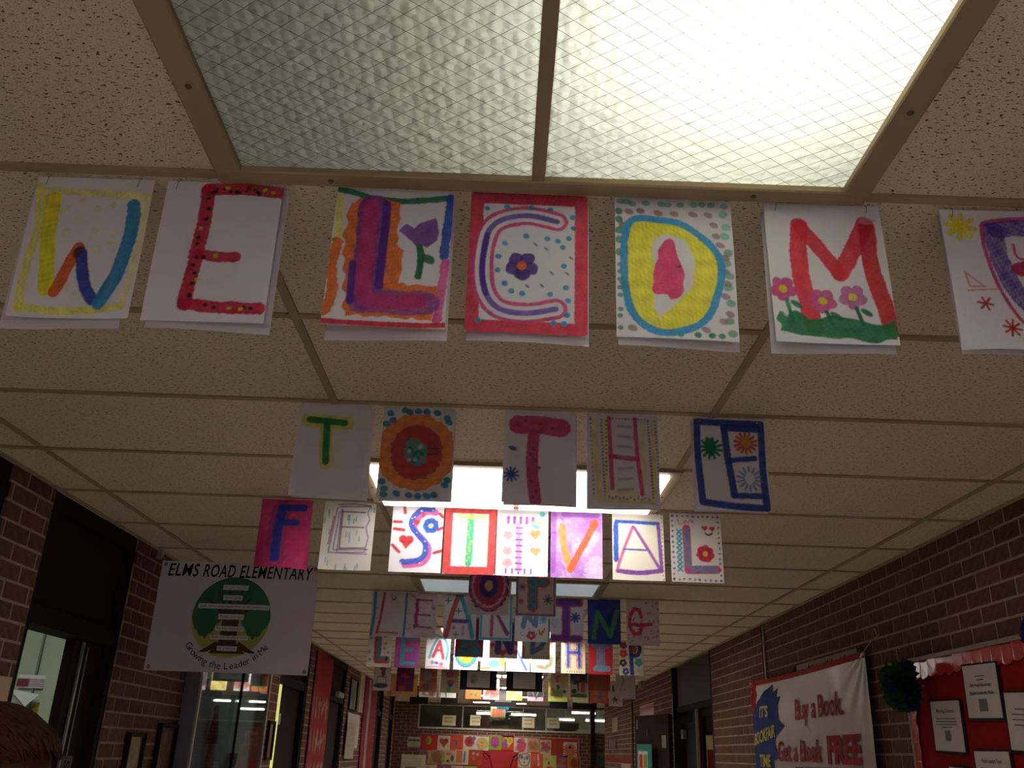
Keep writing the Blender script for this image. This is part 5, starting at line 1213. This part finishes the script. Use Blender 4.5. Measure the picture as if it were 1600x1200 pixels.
# ------------------------------------------------------------------ red notice board on the right
nb = tag(empty('notice_board', (XR, 4.78, .95)), 'red notice board with grey frame and scalloped border on right wall', 'board')
Ln, Hn = 2.44, 1.135
u2 = lambda y: 4.78 - y
MB().box(-.012, -.003, -Ln + .02, -.02, .02, Hn - .02).build('backing', noisy('red_felt', '8a1518', '7a1014', 30, .95, .1), nb)
GREYF = mat('board_frame', '8a7a6c', 0.5, .4, .2)
for q in ((0, -.022, 0, Hn), (-Ln + .022, -Ln, 0, Hn), (-.022, -Ln + .022, Hn - .022, Hn), (-.022, -Ln + .022, 0, .022)):
    MB().cbox(-.022, -.002, min(q[:2]), max(q[:2]), q[2], q[3], .004, '-x').build('frame_bar', GREYF, nb)
SHINY = mat('red_foil', 'b02422', 0.22, .6)
def scallop(u0, z0, du, dz, n, m=SHINY):
    mb = MB()
    for i in range(n):
        cu, cz = u0 + du * (i + .5), z0 + dz * (i + .5)
        v = [(-.016, -cu, cz)]; hw = (du or dz) / 2
        for j in range(9):
            t_ = math.pi * j / 8
            if du: v.append((-.020 - .004 * math.sin(t_), -(cu + hw * math.cos(t_)), cz - .06 - .02 * math.sin(t_)))
            else: v.append((-.020 - .004 * math.sin(t_), -(cu + .055 + .03 * math.sin(t_)), cz + abs(hw) * math.cos(t_)))
        if du: v += [(-.018, -(cu - hw), cz), (-.018, -(cu + hw), cz)]
        else: v += [(-.018, -cu, cz - abs(hw)), (-.018, -cu, cz + abs(hw))]
        mb.add(v, [tuple(range(1, 12))])
    return mb
for i in range(28):
    scallop(.03 + i * .085, Hn - .022 - .004 * (i % 3), .085, 0, 1).build('scalloped_border', SHINY, nb)
for i in range(11):
    scallop(.022, Hn - .12 - i * .09, 0, -.09, 1).build('scalloped_border', SHINY, nb)
def board_sheet(y, z1, label, title, lines, seed, pic=None, W=.28, H=.216, rot=.03):
    t = tag(empty('notice_sheet', (XR - .024, y, z1)), label, 'paper', 'sheets on the red notice board'); t.rotation_euler = (rot, 0, 0)
    MB().box(-.002, 0, -W - .012, .012, -H - .012, .008).build('black_mount', BLACK, t)
    MB().box(-.004, -.002, -W, 0, -H, 0).build('white_sheet', mat('sheet_white', 'b5a69e'), t)
    s = MB()
    for i, (tx, zz, hh, ww) in enumerate(title): put_text(s, tx, lambda x, yy, q=zz, w2=ww: (-.0046, -(W - w2) / 2 - x, -q + yy), width=ww, height=hh, bold=.01)
    for z_, w_ in lines: s.box(-.0046, -.0041, -(W + w_) / 2, -(W - w_) / 2, -z_ - .0035, -z_)
    s.build('printing', INK, t)
    if pic:
        cz, h, w_ = pic; b = MB()
        b.box(-.0046, -.0041, -W / 2 - w_ / 2, -W / 2 + w_ / 2, -cz - h / 2, -cz + h / 2); b.build('small_picture', mat('picture_grey', '5f5a5a'), t)
board_sheet(4.14, 2.0, 'topmost white sheet with two title lines on the red board', (('Elms Road Elementary', .09, .016, .18), ('Student Leadership Roles', .122, .016, .2)), ((.045, .08), (.06, .06)), 1, (.165, .05, .07))
board_sheet(4.50, 1.87, 'white sheet at the left of the red board with small figures', (('Morning Greeters', .05, .016, .17),), ((.075, .19), (.088, .2), (.1, .2), (.112, .1)), 2, (.15, .045, .05))
board_sheet(3.83, 1.87, 'white sheet cut off at the right picture edge', (), ((.06, .15), (.08, .2), (.1, .2), (.12, .18)), 3, rot=.05)
board_sheet(4.15, 1.65, 'lower white sheet with one heading line on the red board', (('Public Leaders Team', .045, .016, .16),), ((.065, .2), (.08, .2)), 4, rot=.01)
board_sheet(4.40, 1.585, 'lowest sheet just showing at the bottom of the picture', (), ((.05, .2),), 5)
def pompom(y, z, r, label, c1, c2, seed):
    t = tag(empty('tissue_pompom', (XR - .045 - r * .5, y, z)), label, 'decoration')
    rng = random.Random(seed)
    for name, c, n in (('tissue_petals', c1, 110), ('inner_petals', c2, 70)):
        mb = MB()
        for i in range(n):
            d = Vector((rng.gauss(-.35, .6), rng.gauss(0, 1), rng.gauss(0, 1))).normalized()
            if d.x > .25: d.x = -d.x
            s_ = d.cross(Vector((rng.gauss(0, 1), rng.gauss(0, 1), rng.gauss(0, 1)))).normalized(); w = r * .28; rr = r * rng.uniform(.75, 1.05) * (1 if name[0] == 't' else .93)
            e = d.cross(s_) * r * .08
            mb.add([d * r * .2, d * rr * .7 + s_ * w, d * rr + s_ * w * .6 + e, d * rr * 1.04 - e, d * rr - s_ * w * .6 + e, d * rr * .7 - s_ * w], [(0, 1, 2, 3), (0, 3, 4, 5)])
        mb.build(name, mat(name + c, c, .8), t)
    MB().tube([(0, 0, 0), (XR - .02 - t.location.x, 0, .0)], .003, 5).build('hanging_tie', CORD, t)
pompom(4.55, 1.945, .125, 'dark green and blue tissue pompom at the red board corner', '16401f', '1c2a52', 3)
pompom(3.44, 2.06, .06, 'blue tissue pompom at the right picture edge', '1d2a6a', '26387c', 4)

# small things on the far part of the right wall
def right_sheet(y0, y1, z0, z1, art, label, name='wall_notice', cat='paper'):
    o = sheet(name, art, y1 - y0, lambda x, z, y: (XR - .006 + 0 * x, y1 - x, z1 + z)); return tag(o, label, cat)
a = Art(24, .16, 'b0a090', 141); a.st([(.0, .05), (1, .03)], .06, '9a4a40')
right_sheet(12.65, 13.9, 2.08, 2.28, a, 'small pink and white strip poster above the folded door', 'strip_poster', 'poster')
a = Art(16, .3, 'a89a7c', 142)
for i in range(4): a.st([(.1 + i * .22, .05), (.1 + i * .22, .25)], .04, '7a6e58')
right_sheet(16.5, 17.3, 1.97, 2.23, a, 'tan paper notice high on the far right wall')
a = Art(16, .13, '5a2c2a', 143)
for i in range(4): a.st([(.2 + i * .2, .02), (.2 + i * .2, .1)], .05, 'a88a80')
right_sheet(16.7, 17.95, 1.73, 1.88, a, 'maroon sign with pale letters on the far right wall', 'maroon_sign', 'sign')
a = Art(20, .02, '7a1a1c', 144)
right_sheet(14.8, 18.5, 1.505, 1.575, Art(30, .019, '7a1a1c', 144), 'thin red border strip along the far right wall', 'red_strip', 'decoration')
right_sheet(15.0, 16.1, 1.2, 1.495, Art(10, .27, 'a08e7c', 145), 'pale sheet under the thin red border strip')
tag(MB().cbox(XR - .07, XR, 13.35, 13.6, 2.5, 2.6, .01, '-x').build('alarm_box', mat('alarm_beige', '8a7860')), 'small beige alarm box at the top of the right wall', 'alarm')

# ------------------------------------------------------------------ red board of portraits on the far wall
fb = tag(empty('portrait_board', (0, YE, 1.93)), 'large red display board covered with childrens portraits on far wall', 'board')
MB().box(-1.67, 1.84, -.012, 0, -1.2, 0).build('backing', mat('board_red', '9f2426', .8), fb)
for q in ((-1.69, -1.67, -1.2, .02), (1.84, 1.86, -1.2, .02), (-1.67, 1.84, 0, .02), (-1.67, 1.84, -1.22, -1.2)): MB().box(q[0], q[1], -.02, 0, q[2], q[3]).build('frame_bar', GREYF, fb)
ln = MB()
for sx in (-1, 1):
    cx = .13
    ln.tube([(cx + sx * .42, -.015, -.30), (cx + sx * .34, -.015, -.36), (cx + sx * .25, -.015, -.42)], .010, 5)
    ln.tube([(cx + sx * .42, -.015, -.36), (cx + sx * .33, -.015, -.36), (cx + sx * .25, -.015, -.46), (cx + sx * .33, -.015, -.48), (cx + sx * .42, -.015, -.36)], .008, 5)
    ln.tube([(cx + sx * .25, -.015, -.46), (cx + sx * .19, -.015, -.68), (cx + sx * .14, -.015, -1.0)], .010, 5)
ln.build('drawn_eyes', INK, fb)
G11 = 'portraits on the far red board'
def portrait(x0, x1, z0, z1, bg, label, seed, f=None, cols=None):
    a = Art(22, (z1 - z0) / (x1 - x0), bg, seed)
    if cols: a.wash(cols, 12, (.1, .22), .7, (.15, .15, .85, a.asp - .15))
    if f: f(a)
    o = sheet('child_portrait', a, x1 - x0, lambda x, z, y: (x0 + x, YE - .018 - .002 * (seed % 3) + 0 * x, z1 + z)); tag(o, label, 'drawing', G11)
portrait(-1.65, -1.31, 1.60, 1.90, 'b03028', 'red sheet with a small green and yellow face, top left corner', 1, lambda a: a.bl(.45, .3, .18, .25, 'a89a3a').bl(.36, .32, .08, .2, '4f7a3a').bl(.5, .55, .1, .05, '7a3a60'))
portrait(-1.30, -1.02, 1.61, 1.91, 'bfae98', 'cream sheet with a dark red heart-shaped face', 2, lambda a: a.heart(.5, .5, .38, 'a03c30').bl(.7, .35, .1, .1, '6a3a2c'))
portrait(-1.02, -.73, 1.62, 1.92, 'c4492c', 'orange sheet with a small blue beak', 3, lambda a: a.pg([(.3, .4), (.62, .4), (.46, .85)], '4a5f8a').st([(.2, .35), (.75, .35)], .05, '6a3a50'))
portrait(-.73, -.45, 1.63, 1.93, 'c4b6a0', 'cream sheet with a red flower and a blue leaf', 4, lambda a: a.flower(.5, .45, .38, 'a8343c', '7a2430', 7).bl(.85, .2, .14, .16, '5a6a98'))
portrait(-.45, -.165, 1.63, 1.92, 'c8ba9c', 'yellow smiling sun face with brown rays', 5, lambda a: a.ast(.5, .55, .44, '7a3f3c', 10, .05).bl(.52, .55, .3, .33, 'c8a03c').st([(.4, .45), (.6, .45)], .07, 'b8503a').st([(.42, .7), (.6, .66)], .05, 'a06a30'))
portrait(-.175, .125, 1.65, 1.96, '7a9a40', 'green sheet with a red and purple face', 6, lambda a: a.bl(.5, .5, .34, .42, 'b83c3c').bl(.5, .45, .2, .25, '9a4a98').bl(.5, .72, .13, .15, '5a4a8a'))
portrait(.13, .40, 1.65, 1.95, 'b8442c', 'orange sheet with a blue and yellow heart face', 7, lambda a: a.heart(.5, .48, .44, 'c8a83c').bl(.3, .55, .14, .4, '4a5a9a', -.4).bl(.35, .38, .12, .12, 'b8405a').bl(.66, .36, .14, .16, '8a9a3c'))
portrait(.40, .70, 1.62, 1.92, 'bfb096', 'cream sheet with a red scribbled face and purple hair', 8, lambda a: a.bl(.55, .6, .32, .4, 'b8405a').bl(.4, .25, .15, .14, '6a5090'), ['b84a60'])
portrait(.70, .97, 1.63, 1.92, 'b08a68', 'scribbled brown and green face', 9, None, ['7a6a40', 'a85a38', '8a7a4a', 'b8603c'])
portrait(.98, 1.23, 1.60, 1.89, 'b59a80', 'cream sheet with red and purple rays', 10, lambda a: a.ast(.5, .55, .42, 'a04a40', 8, .06).bl(.3, .4, .1, .2, '6a4a7a'), ['8a4a50'])
portrait(1.23, 1.50, 1.58, 1.90, '9c3026', 'plain dark red sheet with a faint brown face', 11, lambda a: a.bl(.6, .45, .3, .3, '8a3a2a'), ['923628'])
portrait(1.50, 1.80, 1.55, 1.86, 'c4a890', 'orange face with thick brown mane on white', 12, lambda a: a.ast(.5, .6, .48, '8a3c28', 8, .1).bl(.5, .65, .26, .3, 'b8602c').bl(.5, .35, .1, .1, '4a2018'))
portrait(-1.70, -1.43, 1.31, 1.61, '9a7a68', 'purple and yellow profile at left of the second row', 13, lambda a: a.bl(.5, .5, .25, .5, '7a4a5c').st([(.9, .1), (.85, 1.0)], .12, 'b8983c'), ['8a5a58'])
portrait(-1.43, -1.17, 1.31, 1.61, '9a7a5c', 'round brown scribbled face', 14, lambda a: a.bl(.5, .55, .42, .46, '8a5a3c'), ['7a5040', '9a603c'])
portrait(-1.17, -.89, 1.32, 1.62, 'a89a7c', 'face with orange hat, yellow cheek and black eye', 15, lambda a: a.bl(.45, .3, .22, .12, 'b8582c').bl(.35, .65, .2, .22, 'b8a03c').bl(.42, .8, .13, .1, '24242a').bl(.75, .6, .13, .25, '5a3a60').st([(.08, .2), (.1, .9)], .08, '5a6a48'))
portrait(-.89, -.60, 1.33, 1.63, 'c0b29c', 'orange square face with a blue-grey bar beside it', 16, lambda a: a.pg([(.05, .05), (.55, .05), (.55, .95), (.05, .95)], 'b8653c').st([(.72, .15), (.68, .85)], .15, '5a6078'))
portrait(-.60, -.29, 1.33, 1.64, 'ab4528', 'rust orange sheet with two pale eyes', 17, lambda a: a.bl(.35, .25, .1, .1, 'c09080').bl(.65, .3, .1, .1, 'c09080').bl(.4, .6, .1, .14, 'cc5a2c'), ['a03c26'])
portrait(.50, .78, 1.31, 1.62, 'c4b49c', 'cat-like white face with two large blue eyes', 18, lambda a: a.st([(.15, .2), (.1, .6), (.3, .95), (.7, .95), (.92, .6), (.85, .15), (.5, .1), (.15, .2)], .09, '8a5a3c').bl(.28, .35, .12, .16, '4a5a98').bl(.72, .38, .12, .16, '4a5a98').bl(.5, .45, .08, .12, 'c0603c').bl(.5, .72, .09, .07, '5a6a98'))
portrait(.78, 1.05, 1.31, 1.61, 'c84a30', 'bright orange striped sheet with purple marks', 19, lambda a: a.st([(.6, .1), (.65, .9)], .1, 'c8b0a0').st([(.35, .1), (.3, .5)], .08, 'cc7a3c').bl(.4, .6, .25, .08, '8a6090'), ['cc5a30'])
portrait(1.05, 1.35, 1.28, 1.60, 'a8a060', 'yellow-green sheet with a red mouth', 20, lambda a: a.bl(.5, .5, .36, .4, 'b5a55c').bl(.45, .6, .08, .12, '3a3f60').bl(.5, .95, .25, .14, 'c04a28').bl(.25, .35, .1, .1, 'b8803c'))
portrait(1.35, 1.60, 1.28, 1.58, 'a04038', 'red and brown mottled sheet with blue corner', 21, lambda a: a.bl(.3, .06, .25, .12, '3a5080'), ['8a5a48', 'a8623c', '7a6a60'])
portrait(1.60, 1.89, 1.27, 1.57, 'a86a3c', 'orange-brown lion face at right of the second row', 22, lambda a: a.bl(.5, .5, .36, .42, 'a0502c').bl(.5, .5, .24, .3, '8a3a22'), ['a8703c'])
for i, (x0, x1, c, lab) in enumerate(((-1.60, -1.28, 'b8a88c', 'pale sheet in the lowest visible row, left'), (-1.27, -.98, '7a4a58', 'purple face just showing in the lowest visible row'), (-.97, -.70, 'b89a8a', 'pink and blue sheet just showing in the lowest row'), (-.69, -.40, '8a9a5c', 'green and blue bordered sheet just showing in the lowest row'), (.55, .85, 'b8908a', 'pinkish sheet just showing in the lowest row, right'))):
    portrait(x0, x1, 1.02, 1.30, c, lab, 30 + i, None, [c, 'a07a70'])
a = Art(20, .7, 'b3a690', 151); a.st([(.12, .22), (.3, .22)], .14, '4a443c').st([(.42, .22), (.58, .22)], .14, '4a443c').st([(.7, .22), (.86, .22)], .14, '4a443c')
for i in range(3): a.st([(.25, .4 + i * .09), (.75, .4 + i * .09)], .03, '8a7e6c')
o = sheet('small_sign', a, .30, lambda x, z, y: (-1.97 + x, YE - .012 + 0 * x, 1.86 + z)); tag(o, 'small white sign left of the red portrait board', 'sign')
a = Art(24, .6, 'c2b69c', 152)
for i in range(4): a.st([(.1, .14 + i * .1), (.85, .14 + i * .1)], .015, '9a8e78')
a.st([(.2, .5), (.6, .5)], .07, '3a342c')
tag(MB().cbox(-2.03, -1.5, 20.9, 20.93, 0.6, 1.50, .01, '-y').build('easel_board', mat('easel_cream', 'b3a78e')), 'cream easel board standing before the red portrait board', 'board')
o = sheet('printed_sheet', a, .50, lambda x, z, y: (-2.015 + x, 20.896 + 0 * x, 1.485 + z)); tag(o, 'printed sheet fixed to the cream easel board', 'paper')
t = tag(empty('teal_portrait', (2.30, YE - .02, 1.35)), 'teal and orange figure picture right of the steel post', 'drawing')
a = Art(20, 1.3, '5a4a40', 153); a.bl(.5, .35, .3, .25, '7a5a44').bl(.5, .95, .35, .35, '2f5a50').bl(.3, .15, .3, .12, '2a2a2c')
sheet('painted_sheet', a, .28, lambda x, z, y: (x - .08, 0 * x - .002, z + .40), t)

# ------------------------------------------------------------------ person at the lower left, close to the viewer
def skinned(name, pts, edges, radii, parent, subdiv=2):
    me = bpy.data.meshes.new(name); me.from_pydata(pts, edges, []); o = bpy.data.objects.new(name, me); COL.objects.link(o)
    sk = o.modifiers.new('skin', 'SKIN'); sk.use_smooth_shade = True
    for i, r in enumerate(radii):
        d = me.skin_vertices[0].data[i]; d.radius = r if isinstance(r, tuple) else (r, r); d.use_root = (i == 0)
    su = o.modifiers.new('sub', 'SUBSURF'); su.levels = subdiv; su.render_levels = subdiv
    dg = bpy.context.evaluated_depsgraph_get(); dg.update()
    m2 = bpy.data.meshes.new_from_object(o.evaluated_get(dg)); bpy.data.objects.remove(o)
    m2.polygons.foreach_set('use_smooth', [True] * len(m2.polygons))
    return link(name, m2, None, parent)
pr = tag(empty('person', (-.865, 1.66, -.018), 0), 'person with short reddish-brown hair in dark clothes, only the hair showing', 'person')
# facing +x (to the right of the picture)
P_ = [(0, 0, .92), (0, 0, 1.08), (.01, 0, 1.25), (0, 0, 1.36), (.005, 0, 1.42), (.012, 0, 1.47), (.02, 0, 1.53), (.012, 0, 1.585)]
E_ = [(i, i + 1) for i in range(7)]; R_ = [(.13, .165), (.12, .15), (.125, .18), (.08, .14), .052, .056, (.075, .07), (.066, .062)]
def chain(base, pts, rr):
    prev = base
    for p, r in zip(pts, rr):
        P_.append(p); R_.append(r); E_.append((prev, len(P_) - 1)); prev = len(P_) - 1
    return prev
for s_ in (-1, 1):
    chain(0, [(0, s_ * .09, .86), (.01, s_ * .095, .5), (-.01, s_ * .1, .12), (.01, s_ * .1, .05), (.14, s_ * .11, .035)], [.088, .062, .042, .042, .034])
    w = chain(3, [(0, s_ * .17, 1.34), (-.02, s_ * .215, 1.08), (.04, s_ * .22, .87), (.06, s_ * .215, .81)], [.058, .045, .034, (.018, .036)])
    for j in range(4):
        o_ = (j - 1.5) * .019; L_ = (.052, .062, .058, .046)[j]
        chain(w, [(.06 + o_, s_ * .213, .775), (.063 + o_, s_ * .208, .775 - L_ * .6), (.06 + o_, s_ * .2, .775 - L_)], [.0095, .0085, .008])
    chain(w, [(.095, s_ * .2, .80), (.105, s_ * .19, .765)], [.010, .009])
body = skinned('body', P_, E_, R_, pr, 1)
SKIN, SHIRT, PANTS, SHOE = mat('skin', 'a0604c', .6), mat('dark_shirt', '3a1c24', .9), mat('dark_trousers', '20222c', .9), mat('dark_shoes', '181615', .6)
for m_ in (SKIN, SHIRT, PANTS, SHOE): body.data.materials.append(m_)
for p in body.data.polygons:
    c = p.center
    arm = abs(c.y) > .15 and c.z < 1.3
    p.material_index = 3 if c.z < .08 else 2 if (c.z < .95 and not abs(c.y) > .17) else 0 if (c.z > 1.40 or (arm and c.z < 1.12)) else 1
# face: eyes, nose, mouth, ears (looking right)
f_ = MB(); f_.add([(.098, -.012, 1.515), (.098, .012, 1.515), (.122, 0, 1.50), (.094, 0, 1.55), (.09, -.014, 1.497), (.09, .014, 1.497)], [(0, 2, 3), (1, 3, 2), (0, 4, 2), (1, 2, 5), (4, 5, 2)]); f_.build('nose', SKIN, body, smooth=True)
for s_ in (-1, 1):
    MB().lathe((.086, s_ * .03, 1.535), [(0, -.009), (.008, -.005), (.011, 0), (.008, .005), (0, .009)], 10).build('eye', mat('eye_white', 'cfc8c0', .3), body, smooth=True)
    MB().lathe((.005, s_ * .075, 1.52), [(0, -.032), (.012, -.02), (.016, 0), (.012, .022), (0, .032)], 10).build('ear', SKIN, body, smooth=True)
MB().box(.088, .097, -.022, .022, 1.468, 1.476).build('mouth', mat('lips', '8a4038'), body)
# hair: a cap with many combed strands
HAIR = noisy('red_brown_hair', '53301a', '2c170c', 40, .85, .1)
hr = MB(); rng = random.Random(9); hc = Vector((.0, 0, 1.545)); rx, ry, rz = .106, .092, .098
n1, n2 = 20, 9; v = []
for i in range(n2 + 1):
    th = math.pi * .5 * i / n2
    for j in range(n1):
        ph = 2 * math.pi * j / n1; v.append((hc.x + rx * math.sin(th) * math.cos(ph), hc.y + ry * math.sin(th) * math.sin(ph), hc.z + rz * math.cos(th)))
hr.add(v, [(i * n1 + j, (i + 1) * n1 + j, (i + 1) * n1 + (j + 1) % n1, i * n1 + (j + 1) % n1) for i in range(n2) for j in range(n1)])
hair = hr.build('hair', HAIR, body, smooth=True)
st = MB(); crown = math.radians(-62)                    # the hair is combed forward from a whorl at the back of the head
ca, sa = math.cos(crown), math.sin(crown)
for i in range(900):
    ph = rng.uniform(0, 2 * math.pi); t0 = rng.uniform(.02, .6); ln_ = rng.uniform(.35, .6); j_ = rng.uniform(-.1, .1); lf_ = rng.uniform(0, .035)
    pts = []
    for k in range(7):
        th = (t0 + ln_ * k / 6) * math.pi * .95; pp = ph + j_ * k
        d = Vector((math.sin(th) * math.cos(pp), math.sin(th) * math.sin(pp), math.cos(th)))
        d = Vector((d.x * ca + d.z * sa, d.y, -d.x * sa + d.z * ca))
        if d.z < -.12 + .25 * max(0, d.x): break
        lift = 1.015 + lf_ + (.13 * max(0, d.x) ** 3 if d.z < .55 else 0)
        pts.append((hc.x + rx * lift * d.x, hc.y + ry * lift * d.y, hc.z + rz * lift * d.z))
    if len(pts) > 2: st.tube(pts, [.0034] + [.0038] * (len(pts) - 2) + [.0008], 3, cap=False)
o = st.build('hair_strands', HAIR, hair, smooth=True); o['kind'] = 'stuff'
